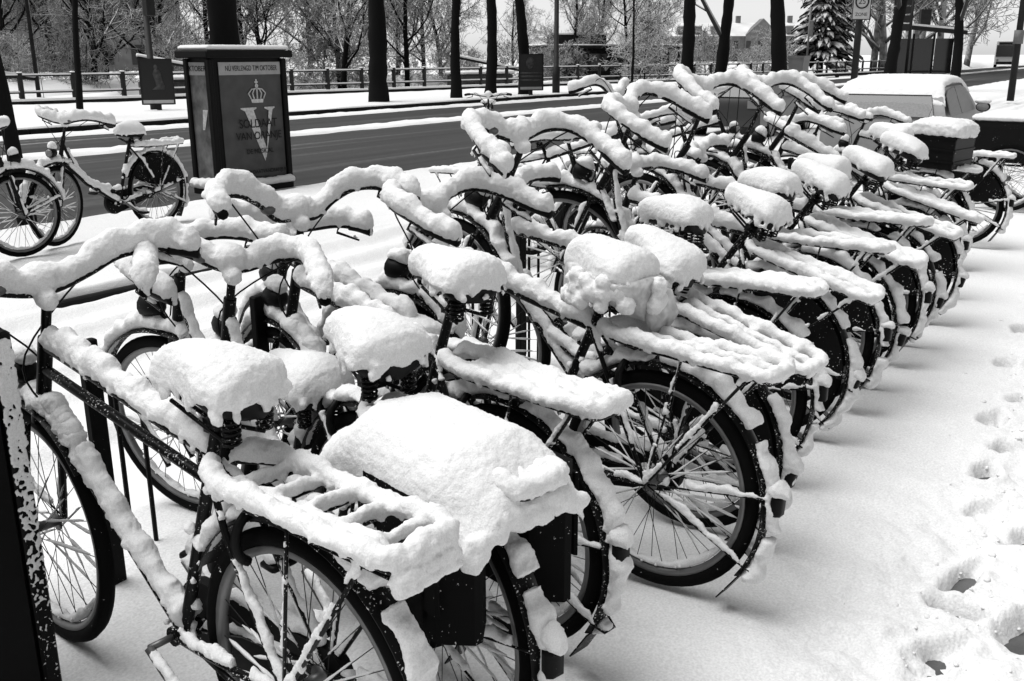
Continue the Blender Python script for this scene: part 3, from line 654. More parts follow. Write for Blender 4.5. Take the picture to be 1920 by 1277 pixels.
FOOT = [  # x, y, direction (deg), length, width, depth
    (2.66, .35, 150, .21, .085, .98), (2.94, .35, 95, .13, .10, 1.0), (3.17, .37, 165, .20, .07, .95), (4.1, .45, 170, .15, .08, .9), (4.42, .39, 150, .20, .09, .95), (5.7, .59, 165, .20, .10, .9),
    (6.56, .62, 165, .20, .09, .85), (3.56, .24, 160, .18, .08, .85), (2.96, .15, 165, .22, .10, .8), (7.6, .66, 165, .24, .10, .8), (3.72, .40, 150, .12, .07, .6), (4.75, .52, 170, .16, .08, .75), (5.15, .42, 150, .20, .09, .8), (3.38, .10, 165, .2, .09, .8),
    (6.0, .42, 170, .18, .09, .7), (8.6, .72, 165, .24, .10, .7), (9.8, .75, 165, .24, .10, .7), (2.3, -.1, 165, .28, .11, .9), (7.1, .45, 165, .2, .1, .7)]
def ground_z(X, Y):
    z = 0.016 * fbm(X * 1.3, Y * 1.3, 3, 4) + 0.004 * fbm(X * 14, Y * 14, 5, 2)
    tram = np.clip((0.78 - Y - 0.10 * np.sin(X * 1.7) + .25 * vnoise(X * 1.1, Y * 1.1, 55)) / 0.40, 0, 1) * (Y > -9)
    z = z + tram * (0.050 * fbm(X * 6, Y * 6, 11, 5) - 0.012 + 0.016 * fbm(X * 28, Y * 28, 12, 3))
    rag = .012 * fbm(X * 12, Y * 12, 71, 2)
    for fx, fy, a, L, W, dp in FOOT:
        ca, sa = math.cos(R(a)), math.sin(R(a)); u = (X - fx) * ca + (Y - fy) * sa; v = -(X - fx) * sa + (Y - fy) * ca
        w = W * (1 - 0.28 * np.clip(-u / (L * .5), -.2, 1)); d = np.sqrt((u / (L * .5)) ** 2 + (v / (w * .5)) ** 2) + rag * 40 + .25 * vnoise(X * 9, Y * 9, 72)
        hole = np.clip((1.6 - d) / 1.15, 0, 1); hole = hole * hole * (3 - 2 * hole)
        z = z * (1 - hole) + hole * (-0.085 * dp + 0.075 * fbm(X * 13, Y * 13, 31, 3))
        z = z + 0.008 * np.exp(-((d - 1.7) / 0.3) ** 2) * (1 - hole)
    # drift raised round the wheels of the row, and the hollows melted under them
    for bx in ROWX:
        z = z - 0.03 * np.exp(-(((X - bx) / 0.07) ** 2 + ((Y - 1.36) / 0.20) ** 2))
    z = z + 0.02 * np.exp(-((X - 2.63) / 0.022) ** 2 - ((Y - .64) / 0.02) ** 2)          # a dropped snowball
    ew = 0.008 + 0.09 * np.clip((np.abs(X - 4.45) - .65) / .3, 0, 1)
    lane = 1 / (1 + np.exp(-(Y - 3.05) / 0.05)) * (1 / (1 + np.exp(np.clip((Y - 6.36) / ew, -60, 60))))
    ruts = 0
    for k, (yy, wd, dp) in enumerate(((3.75, .12, .05), (4.35, .10, .035), (4.9, .14, .055), (5.25, .09, .035), (5.65, .13, .05), (6.05, .10, .035))):
        ruts = ruts - dp * np.exp(-((Y - yy - 0.10 * np.sin(X * .35 + k)) / wd) ** 2) + .5 * dp * np.exp(-((Y - yy - .17 - 0.10 * np.sin(X * .35 + k)) / (wd * .6)) ** 2)
    z = z + lane * (-0.075 + ruts + 0.022 * fbm(X * 1.2, Y * 6, 21, 4) + .010 * fbm(X * 9, Y * 9, 24, 3))
    ew = 0.008 + 0.09 * np.clip((np.abs(X - 4.45) - .65) / .3, 0, 1)
    isl = (1 / (1 + np.exp(np.clip(-(Y - 6.36) / ew, -60, 60)))) * (1 / (1 + np.exp((Y - 9.25) / 0.05)))
    z = z + isl * (0.02 + 0.03 * fbm(X * 1.5, Y * 1.5, 41, 4))
    z = z - 0.13 / (1 + np.exp(-(Y - 9.25) / 0.05))
    return z
ROWX = [1.235, 1.62, 2.07, 2.56, 3.02, 3.48, 4.07, 4.46, 4.88, 5.30, 5.76, 6.34, 7.10, 8.15, 9.20]
def seg(*parts):
    out = []
    for a, b, s in parts: out.append(np.arange(a, b, s))
    out.append([parts[-1][1]]); return np.concatenate(out)
xs = seg((-40, -6, 2.0), (-6, 0, .25), (0, 2.2, .03), (2.2, 4.2, .0125), (4.2, 7.5, .025), (7.5, 14, .05), (14, 40, .2), (40, 260, 4.0))
ys = seg((-40, -4, 2.0), (-4, -.4, .1), (-.4, .95, .0125), (.95, 3.2, .035), (3.2, 6.30, .04), (6.30, 6.42, .012), (6.42, 9.1, .06), (9.1, 9.4, .03))
structure(link('pavement_snow', grid_mesh('pavement_snow', xs, ys, ground_z), 'ground_snow'))
def plane(name, x0, x1, y0, y1, z, mat):
    mb = MB(); mb.add([(x0, y0, z), (x1, y0, z), (x1, y1, z), (x0, y1, z)], [(0, 1, 2, 3)]); return structure(build(mb, name, mat, None, False))
plane('paving', -40, 260, -40, 3.0, -0.062, 'paving')
plane('lane', -40, 260, 3.0, 9.2, -0.24, 'paving')
plane('ground', -1500, 2500, -1500, 2500, -2.2, 'snow_far')
plane('road', -100, 600, 9.2, 22.0, -0.13, 'asphalt')
def strip(name, x0, x1, y0, y1, h, sx, sy, seed, wob=.25):
    def zf(X, Y):
        yc = (y0 + y1) / 2 + wob * .3 * np.sin(X * .3) + wob * .35 * fbm(X * .8, Y * 0 + seed, seed, 4); hw = (y1 - y0) / 2 * (1 + wob * 1.2 * fbm(X * 1.6, Y * 0 + 3, seed + 1, 4))
        e = np.clip((1 - np.abs(Y - yc) / hw) * 4, -1, 1)
        return -0.13 + h * e + .03 * (e > 0) * fbm(X * 2.5, Y * 4, seed + 2, 4)
    return structure(link(name, grid_mesh(name, np.concatenate([np.arange(x0, min(x1, 60), sx), np.arange(60, x1, sx * 6)]), np.arange(y0 - .5, y1 + .5, sy), zf), 'ground_snow'))
strip('road_snow', 0, 260, 16.55, 17.35, .06, .12, .08, 61)
strip('road_snow', 0, 260, 20.9, 21.75, .05, .15, .1, 67)
strip('road_snow', 0, 260, 9.15, 9.75, .07, .10, .07, 71)
# kerbs: stones laid end to end
def kerb(y, z0, z1, x0, x1, L, wid, name='kerb'):
    root = structure(empty(name, (x0, y, z0))); mb = MB(); mb.box((L / 2, 0, (z1 - z0) / 2), (L - .006, wid, z1 - z0), None, .012); me = mb.mesh('kerb_stone')
    n = int((x1 - x0) / L)
    for i in range(n):
        o = link('kerb_stone', me, 'kerb', root, False); o.location = (i * L, 0, 0)
    return root
kerb(6.335, -.16, -.036, 3.7, 5.7, 1.0, .06)
kerb(22.02, -.2, .0, 6, 70, 1.0, .14)
# far pavement, quay wall, canal, far bank
structure(link('far_pavement', grid_mesh('far_pavement', np.concatenate([np.arange(-20, 70, .5), np.arange(70, 260, 6)]), np.concatenate([[22.06, 22.1], np.arange(22.3, 40, .5)]), lambda X, Y: np.where(Y < 22.08, -.1, 0.03 + .05 * fbm(X * .8, Y * .8, 81, 4)) - 3.5 * np.clip((Y - (37.2 - .20 * X + 0.35)) / .05, 0, 1)), 'ground_snow'))
plane('canal', -60, 200, 22.5, 75, -1.6, 'water')
def bank(X, Y): return -1.9 + 2.1 * np.clip((Y - 40 + .25 * (X - 40) * (X > 40)) / 5, 0, 1) * np.clip((Y - 23) / 3, 0, 1) + .5 * fbm(X * .12, Y * .12, 91, 4) + .18 * fbm(X * .9, Y * .9, 93, 3)
structure(link('far_bank', grid_mesh('far_bank', np.arange(-60, 320, 1.6), np.concatenate([np.arange(24, 70, 1.2), np.arange(70, 400, 8)]), bank), 'snow_far'))

def crumbs():
    rng = random.Random(19); m = MB(); pts = []
    for i in range(420):
        if i < 300: x = rng.uniform(2.2, 8); y = .30 + .035 * (x - 2.5) + rng.gauss(0, .14); r = rng.choice((.003, .004, .005, .006, .011))
        else: x = rng.uniform(1.6, 9); y = rng.uniform(1.0, 2.4); r = rng.uniform(.003, .007)
        pts.append((x, y, r))
    Z = ground_z(np.array([p[0] for p in pts]), np.array([p[1] for p in pts]))
    for (x, y, r), z in zip(pts, Z): m.ell((x, y, float(z) - r * .1), (r * rng.uniform(.7, 1.7), r * rng.uniform(.7, 1.6), r * .7), 6, 4)
    structure(build(m, 'snow_crumbs', 'ground_snow'), 'stuff')
crumbs()

# ------------------------------------------------------------------ the bicycle rack
def rack():
    root = empty('bicycle_rack', (0, 2.38, 0)); tag(root, 'dark iron rack with upright wheel holders under the long row of bicycles', 'bicycle rack')
    m = MB(); m.box((5.6, .34, -.045), (8.4, .07, .05), None, .006); rl = build(m, 'rail', 'iron', root, False)
    rng = random.Random(3); up = A(0, 0, 1)
    for i, x in enumerate(ROWX):
        if i == 0: continue
        hi = BIKES[i].get('pitch', 0) > 4; xx = x + .2; h = .62 if hi else .46; k = MB(); s = MB()
        for sx in (-.045, .045): k.tube([(xx + sx, .34, 0), (xx + sx, .34, h * 1.2), (xx + sx, .28, h * 1.2 + .05), (xx + sx, .1, h * .8)], .008, 6)
        if hi: k.box((xx, .12, .245), (.078, .66, .012)); k.box((xx, .42, .14), (.05, .04, .2))
        ko = build(k, 'wheel_holder', 'iron', root, False)
        for sx in (-.045, .045): snow_path(s, [A(xx + sx, .34, h * 1.2), A(xx + sx, .28, h * 1.2 + .05), A(xx + sx, .1, h * .8)], .008, .035, .014, up, rng, .4)
        snowify(s, ko, .010, seed=40 + i)
    # square uprights of the rack frame
    for x in (1.62, 2.28, 3.95, 5.3, 6.6, 7.9):
        k = MB(); k.box((x, .21, .40), (.055, .03, .80), None, .004); build(k, 'post', 'iron', root, False)
G = 'bicycles parked in the long row'
BIKES = [
 dict(y=1.34, az=84, stwist=14, swide=.92, saddle=.945, style='double', carrier='slat', bar='rise', bw=1.0, seed=11, vox=.0058, sthick=1.05, stilt=2, fend=4, label='nearest black bicycle at lower left with double top tube and open slatted carrier'),
 dict(y=1.30, az=75, saddle=.93, style='loop', carrier='wide', bar='dutch', bw=.80, rise=-.03, steer=-24, pannier=True, seed=12, vox=.0066, swide=1.0, label='bicycle with black panniers blanketed in snow, second from the camera'),
 dict(y=1.40, az=79, saddle=1.01, style='men', carrier='wide', bar='wave', rise=.06, steer=-6, seed=13, vox=.0064, sthick=.95, label='third bicycle from the camera, high sprung saddle and long wave handlebar'),
 dict(y=1.21, az=84, saddle=.95, style='men', carrier='loop', bar='dutch', seed=14, steer=8, lean=2, vox=.0066, bag=True, pitch=3, swide=1.1, sthick=1.2, label='bicycle with a clear plastic bag crumpled over its snowy saddle'),
 dict(y=1.37, az=82, saddle=.90, style='loop', carrier='loop', bar='dutch', pitch=15, rise=.05, seed=15, steer=-10, lean=-2, vox=.0072, guard=True, cz=.78, label='fifth bicycle of the row, raised front wheel, carrier beside the bagged saddle'),
 dict(y=1.36, az=91, saddle=.99, style='men', carrier='wide', bar='flat', seed=16, steer=10, lean=1.5, vox=.0076, guard=True, label='sixth bicycle of the row with a flat board-like snow slab on its carrier'),
 dict(y=1.46, az=84, saddle=.93, style='loop', carrier='twin', bar='dutch', pitch=15, rise=0.1, seed=17, steer=14, lean=-1, vox=.008, guard=True, label='seventh bicycle of the row with a rear wheel standing out and bowed fender stay'),
 dict(y=1.36, az=85, saddle=1.0, style='men', carrier='loop', bar='north', seed=18, steer=-12, lean=2.5, vox=.0084, guard=True, label='eighth bicycle of the row from the camera, tall saddle'),
 dict(y=1.46, az=84, saddle=.97, style='loop', carrier='wide', bar='dutch', pitch=15, rise=0.17, seed=19, steer=-9, lean=-2, vox=.009, label='ninth bicycle of the row from the camera, handlebar raised high'),
 dict(y=1.36, az=85, saddle=1.0, style='men', carrier='twin', bar='flat', seed=20, steer=13, lean=2, vox=.009, guard=True, label='tenth bicycle of the row from the camera, flat handlebar'),
 dict(y=1.46, az=84, saddle=.97, style='loop', carrier='loop', bar='dutch', pitch=15, rise=0.16, seed=21, steer=-14, lean=-2.5, vox=.0095, fine=False, label='eleventh bicycle of the row from the camera, front raised'),
 dict(y=1.46, az=84, saddle=1.02, style='men', carrier='wide', bar='north', pitch=15, rise=0.12, seed=22, steer=9, lean=2, vox=.0095, fine=False, guard=True, label='twelfth bicycle of the row from the camera, front raised'),
 dict(y=1.5, az=82, saddle=1.05, style='men', carrier='loop', bar='dutch', pitch=3, seed=23, steer=-8, lean=-1.5, vox=.0095, fine=False, label='thirteenth bicycle of the row, its tall saddle just left of the snowy crate'),
 dict(y=1.62, az=80, saddle=.98, style='loop', carrier='loop', bar='dutch', pitch=3, seed=24, steer=10, vox=.010, fine=False, crate=(.40, .34, .28, -.06), label='bicycle near the end of the row with a snow-topped black crate on its carrier'),
 dict(y=1.5, az=80, saddle=.98, style='men', carrier='loop', bar='dutch', pitch=0, seed=25, steer=-12, lean=2, vox=.010, fine=False, guard=True, label='last bicycle of the row, farthest from the camera beside the black cargo box'),
]
for b in BIKES: b['group'] = G
rack()
for b, x in zip(BIKES, ROWX): b['x'] = x; bicycle(b)
OTHER = [
 dict(x=1.86, y=1.66, az=80, saddle=.70, style='loop', carrier=None, bar='north', bw=.85, rise=-.06, steer=16, lean=-2, seed=51, vox=.008, stilt=4, label='low bicycle without carrier wedged behind the snow-blanketed panniers', group=G),
 dict(x=2.33, y=1.72, az=81, saddle=.70, style='men', carrier=None, bar='flat', bw=.9, rise=-.05, steer=-18, lean=2, seed=52, vox=.008, label='low bicycle without carrier between the sprung saddle and the bagged saddle', group=G),
 dict(x=5.9, y=4.3, az=-99, saddle=.92, style='loop', carrier='loop', bar='north', pitch=2, steer=-12, seed=42, vox=.010, fine=False, paint='paint_far', group='bicycles facing the row', label='first bicycle facing the row from the far side, behind tangled handlebars'),
 dict(x=6.8, y=4.35, az=-95, saddle=.95, style='men', carrier='loop', bar='wave', pitch=9, rise=.12, steer=6, seed=43, vox=.011, fine=False, paint='paint_far', group='bicycles facing the row', label='second bicycle facing the row from the far side, wavy raised bar'),
 dict(x=7.7, y=4.3, az=-98, saddle=.95, style='loop', carrier='loop', bar='dutch', pitch=3, steer=14, seed=44, vox=.011, fine=False, paint='paint_far', group='bicycles facing the row', label='third bicycle facing the row from the far side, low dark frame'),
 dict(x=8.7, y=4.35, az=-96, saddle=.95, style='men', carrier='loop', bar='dutch', pitch=8, rise=.10, steer=-8, seed=45, vox=.011, fine=False, paint='paint_far', group='bicycles facing the row', label='fourth bicycle facing the row, farthest on the far side'),
 dict(x=5.98, y=8.1, az=188, saddle=.90, style='loop', carrier='loop', bar='dutch', seed=31, vox=.010, fine=False, lean=0, steer=12, snow=1.15, z=.02, paint='paint_far', guard=True, label='loop-framed bicycle standing on the far strip left of the poster kiosk'),
 dict(x=3.28, y=7.62, az=6, saddle=.92, style='men', carrier='loop', bar='dutch', seed=32, vox=.010, fine=False, steer=-8, snow=1.1, z=.02, paint='paint_far', label='bicycle cut off by the left edge, only its front wheel showing'),
 dict(x=12.1, y=8.5, az=215, saddle=.93, style='men', carrier=None, bar='flat', seed=34, vox=.012, fine=False, snow=.35, hcover=.5, z=.02, paint='paint_far', label='dark bicycle with little snow by the roadside beyond the row'),
]
for b in OTHER: bicycle(b)
# cargo box on the tricycle at the end of the row, right edge
def cargo():
    root = empty('cargo_tricycle', (11.9, 1.50, 0), (0, 0, R(-8))); tag(root, 'black cargo tricycle box at right edge with a flat lid of snow', 'cargo tricycle')
    k = MB()
    k.loft([[A(x * s, y * s2, z) for x, y in ((-.45, -.30), (.45, -.30), (.45, .30), (-.45, .30))] for z, s, s2 in ((.50, .88, .88), (.86, 1, 1), (.90, 1.03, 1.03), (.92, 1.03, 1.03))]); build(k, 'cargo_box', 'plastic', root, False)
    s = MB(); s.box((0, 0, .955), (.95, .64, .07), None, .03); snowify(s, root.children[0], .012, .012, .008, seed=77)
    f = MB(); f.tube([(-.4, -.2, .48), (.4, -.2, .48), (.4, .2, .48), (-.4, .2, .48)], .015, 6, closed=True); f.tube([(0, .2, .46), (0, .9, .40), (0, 1.2, .36)], .018, 6); f.tube([(0, .95, .4), (0, .85, .85)], .015, 6); build(f, 'frame', 'paint_far', root)
    fs = MB(); snow_path(fs, [A(-.45, -.34, .63), A(.45, -.34, .63)], .012, .04, .03, A(0, 0, 1), random.Random(2), .3); f2 = MB(); f2.tube([(-.46, -.34, .62), (.46, -.34, .62)], .012, 6); bo = build(f2, 'bumper_bar', 'paint_far', root); snowify(fs, bo, .012, seed=78)
    for x in (-.42, .42): make_wheel(root, Matrix.Translation((x, -.1, WR)) , 0, 'alu', False)
    make_wheel(root, Matrix.Translation((0, 1.2, WR)), 0, 'alu', False)
cargo()

# ------------------------------------------------------------------ trees
def grow(seed, H, trunk_r, levels, spread, first, nside, twigr, up_bias=0.25, kids=(5, 5, 4, 4), lens=(.42, .5, .5, .5), fork=False):
    """segments (p0, p1, r0, r1, level) of a bare tree"""
    rng = random.Random(seed); segs = []
    def perp(d):
        v = A(rng.gauss(0, 1), rng.gauss(0, 1), rng.gauss(0, 1)); v -= d * np.dot(v, d); return nrm(v)
    def branch(p, d, L, r, lev, n):
        step = L / n; pts = [p]; rr = [r]
        for i in range(n):
            wob = .10 if lev == 0 else .30
            d = nrm(d + perp(d) * rng.uniform(0, wob) + A(0, 0, up_bias * (.1 if lev == 0 else .35)))
            p = p + d * step; r2 = r * (1 - (i + 1) / n * (.55 if lev == 0 else .75)); pts.append(p); rr.append(max(r2, twigr))
        segs.append((pts, rr, lev))
        if lev >= levels: return
        k = kids[min(lev, len(kids) - 1)]
        for j in range(k):
            t = (first if lev == 0 else .2) + (1 - (first if lev == 0 else .2)) * (j + rng.random()) / k
            i = min(int(t * n), n - 1); q = pts[i] + (pts[i + 1] - pts[i]) * (t * n - i)
            dd = nrm(pts[i + 1] - pts[i]); nd = nrm(dd * (1 - spread) + perp(dd) * spread + A(0, 0, up_bias * .4))
            branch(q, nd, L * lens[min(lev, len(lens) - 1)] * rng.uniform(.7, 1.2) * (1.15 - .45 * t), max(rr[i] * .5, twigr), lev + 1, 5 if lev < 1 else (4 if lev < 2 else 2))
    branch(A(0, 0, -.3), A(0, 0, 1), H, trunk_r, 0, 12)
    return segs
def tree_meshes(segs, trunk_levels=0, n_tr=9, n_tw=3):
    a = MB(); b = MB()
    for pts, rr, lev in segs:
        if lev <= trunk_levels: a.tube(pts, rr, n_tr if lev == 0 else 6)
        else: b.tube(pts, rr, 4 if rr[0] > .03 else n_tw, caps=False)
    return a.mesh('trunk'), b.mesh('crown')
BG = []
for s in range(4):
    BG.append(tree_meshes(grow(100 + s, 8.0, .16, 4, .62, .10, 8, .011, .22, (15, 8, 6, 5), (.46, .52, .52, .55)), 1))
SMALL = [tree_meshes(grow(130 + s, 3.0, .05, 4, .65, .03, 7, .010, .12, (14, 7, 6, 4), (.62, .55, .5, .55)), 1) for s in range(2)]
def bare_tree(x, y, h, var, label, group, rz, z=0.0, mats=('bark', 'twig'), meshes=None, base=8.0):
    tm, cm = (meshes or BG)[var]; root = empty('bare_tree', (x, y, z), (0, 0, rz)); root.scale = (h / base,) * 3; tag(root, label, 'tree', group)
    for nm, me, mt in (('trunk', tm, mats[0]), ('crown', cm, mats[1])):
        if not me.materials: me.materials.append(M[mt]); me.polygons.foreach_set('use_smooth', [True] * len(me.polygons))
        o = bpy.data.objects.new(nm, me); COL.objects.link(o); o.parent = root
        if me.materials[0] != M[mt]: o.material_slots[0].link = 'OBJECT'; o.material_slots[0].material = M[mt]
    return root
FAR = [(26, 50, 10, 'low in front at the far left'), (31, 46, 9, 'in front, left of the small mast'), (38, 50, 10, 'in front of the left lamp post'), (46, 52, 11, 'close behind the kiosk roof'), (44, 41.5, 8, 'low branched, left of the thick trunk'), (51, 43, 8.5, 'bushy, right of the thick trunk'), (36, 66, 14, 'tall at the back on the left'), (33.4, 57.9, 11, 'at the far left'), (40.9, 64.8, 12, 'behind the moored boats'), (35.4, 51.4, 9.5, 'behind the small boat mast'), (42.2, 55.6, 11, 'behind the left poster board'), (48, 57.7, 10, 'just left of the kiosk trunk'),
       (41.8, 45.4, 8.5, 'just right of the poster kiosk'), (49.1, 48.9, 9.5, 'above the road right of the kiosk'), (41.1, 38.5, 8.5, 'left of the thick bare trunk across the road'), 
       (45.3, 37.5, 8.0, 'between the thick trunk and the slim street trees'), (55.5, 42.9, 8.0, 'behind the slim street trees'), (78, 52, 6.5, 'small and round against the sky'), (64.7, 38.1, 7.0, 'left of the dark lamp post'),
       (70.4, 38.6, 7.5, 'behind the dark pavilion'), (64.4, 33.2, 7.0, 'right of the dark lamp post'), (76.9, 37.9, 7.5, 'at the right end of the pavilion'), (30.5, 62, 12, 'second from the far left'), (60, 48, 9, 'fine-branched, right of the thick trunk')]
for i, (x, y, h, w) in enumerate(FAR): bare_tree(x, y, h, i % 4, 'snow-dusted bare tree across the canal, ' + w, 'bare trees across the canal', i * 1.7, .0)
rb = random.Random(77)
for i in range(30):
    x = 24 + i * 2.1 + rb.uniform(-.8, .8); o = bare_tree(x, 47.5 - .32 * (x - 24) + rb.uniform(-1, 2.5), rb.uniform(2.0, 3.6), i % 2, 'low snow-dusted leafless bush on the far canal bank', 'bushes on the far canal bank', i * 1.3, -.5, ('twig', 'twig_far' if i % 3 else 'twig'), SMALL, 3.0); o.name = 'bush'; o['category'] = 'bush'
o = bare_tree(50.5, 25.0, 3.2, 0, 'pale snowy bush by the railing right of the pavilion', None, .3, .0, ('bark', 'twig_far'), SMALL, 3.0); o.name = 'bush'; o['category'] = 'bush'
RT = [(96, 24.5, 17, 'behind the speed sign'), (92.6, 22.8, 18, 'just right of the speed sign'), (104.6, 23, 19, 'above the bus shelter roof'), (100.7, 19.8, 17, 'behind the bus shelter'), (113.8, 24.5, 20, 'left of the bus'), (150, 26, 22, 'behind the bus'), (111, 6.5, 17, 'right of the bus at the right edge'), (88, 25.5, 14, 'between the fir and the speed sign'), (125, 28, 20, 'far behind the shelter')]
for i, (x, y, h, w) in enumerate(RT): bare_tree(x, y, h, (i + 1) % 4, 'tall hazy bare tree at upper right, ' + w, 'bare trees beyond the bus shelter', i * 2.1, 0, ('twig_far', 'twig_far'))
# street trees: trunks whose crowns rise out of the picture
ST = [(9.96, 11.6, .24, 9, 'thick dark tree trunk rising behind the poster kiosk', .03), (27.3, 23.9, .34, 12, 'thick dark trunk on the far pavement, thickest across the road', -.01), (30.9, 23.2, .20, 9, 'slim straight trunk on far pavement, first right of the thick trunk', .0),
      (33.6, 23.5, .23, 10, 'knobbly slim trunk on far pavement with snow stuck on its bark', .0), (35.2, 22.9, .25, 10, 'forking trunk on far pavement left of the white sky gap', .01), (19.3, 8.6, .14, 7, 'slender leaning trunk left of the distant gabled building', .05), (21.3, 8.75, .15, 7, 'forked slender trunk in front of the distant gabled building', .02),
      (24.8, 8.6, .215, 9, 'thick dark trunk just left of the snowy fir', .02), (36.7, 8.8, .22, 9, 'dark trunk left of the bus shelter', .02), (47.4, 8.6, .22, 9, 'dark trunk rising behind the bus shelter roof', .02), (5.88, 10.2, .085, 6, 'thin dark young tree at the far left edge', -.03), (16, 24.6, .09, 8, 'slender young tree left of the left poster board', .0), (45, 23.0, .07, 7, 'very thin young tree right of the dark lamp post', .02)]
for i, (x, y, r, h, lab, lean) in enumerate(ST):
    ss = grow(300 + i, h, r, 3, .55, .42 if i not in (6, 8, 9) else .30, 8, .012, .3, (9, 5, 5), (.42, .5, .5))
    root = empty('street_tree', (x, y, 0 if y < 12 else .03), (0, lean, 0)); tag(root, lab, 'tree', 'street trees')
    tm, cm = tree_meshes(ss, 0, 12); a = MB(); rng = random.Random(i)
    # one continuous uneven trunk with a root flare
    pts, r0_ = [(q[0], q[1]) for q in ss if q[2] == 0][0]; rr = [r * 1.28] + [max(q, r * .62) * rng.uniform(.94, 1.07) for q in r0_[1:]]
    P2 = spline(pts, 4); r2 = np.interp(np.linspace(0, 1, len(P2)), np.linspace(0, 1, len(rr)), rr); r2 = [q * rng.uniform(.95, 1.06) for q in r2]
    bpy.data.meshes.remove(tm); a.tube(P2, r2, 14)
    a.V = [(v[0] + .06 * r * rng.uniform(-1, 1), v[1] + .06 * r * rng.uniform(-1, 1), v[2]) for v in a.V]; build(a, 'trunk', 'bark', root); link('crown', cm, 'twig', root)
# snowy fir
def fir():
    root = empty('fir_tree', (84.9, 25.9, 0)); tag(root, 'dark fir tree with snow-laden drooping boughs against white sky', 'tree'); H = 9.5
    t = MB(); t.tube([(0, 0, -.3), (0, 0, H)], [.22, .03], 8); build(t, 'trunk', 'bark', root); rng = random.Random(8); c = MB()
    for i in range(620):
        f = rng.random() ** .8; z = .6 + f * (H - .7); Rz = (1 - f) ** .75 * 3.3 * rng.uniform(.55, 1.12) + .15; a = rng.uniform(0, 6.28); d = A(math.cos(a), math.sin(a), 0); sd = A(-d[1], d[0], 0)
        L = Rz * rng.uniform(.35, .6) + .2; w = .16 + L * .28; p = d * (Rz - L) + A(0, 0, z); rings = []
        for k in range(5):
            g = k / 4; cpt = p + d * L * g + A(0, 0, -.35 * L * g * g + .05 * math.sin(k)); ww = w * (math.sin(math.pi * min(1, g * .9 + .12)) ** .7) * .6 + .02; tk = .07 * (1 - g) + .03
            rings.append([cpt + sd * ww - A(0, 0, .10), cpt + sd * ww * .5 + A(0, 0, tk), cpt - sd * ww * .5 + A(0, 0, tk * rng.uniform(.7, 1.3)), cpt - sd * ww - A(0, 0, .10), cpt - A(0, 0, .13)])
        c.loft(rings)
    build(c, 'crown', 'needle', root, False)
fir()

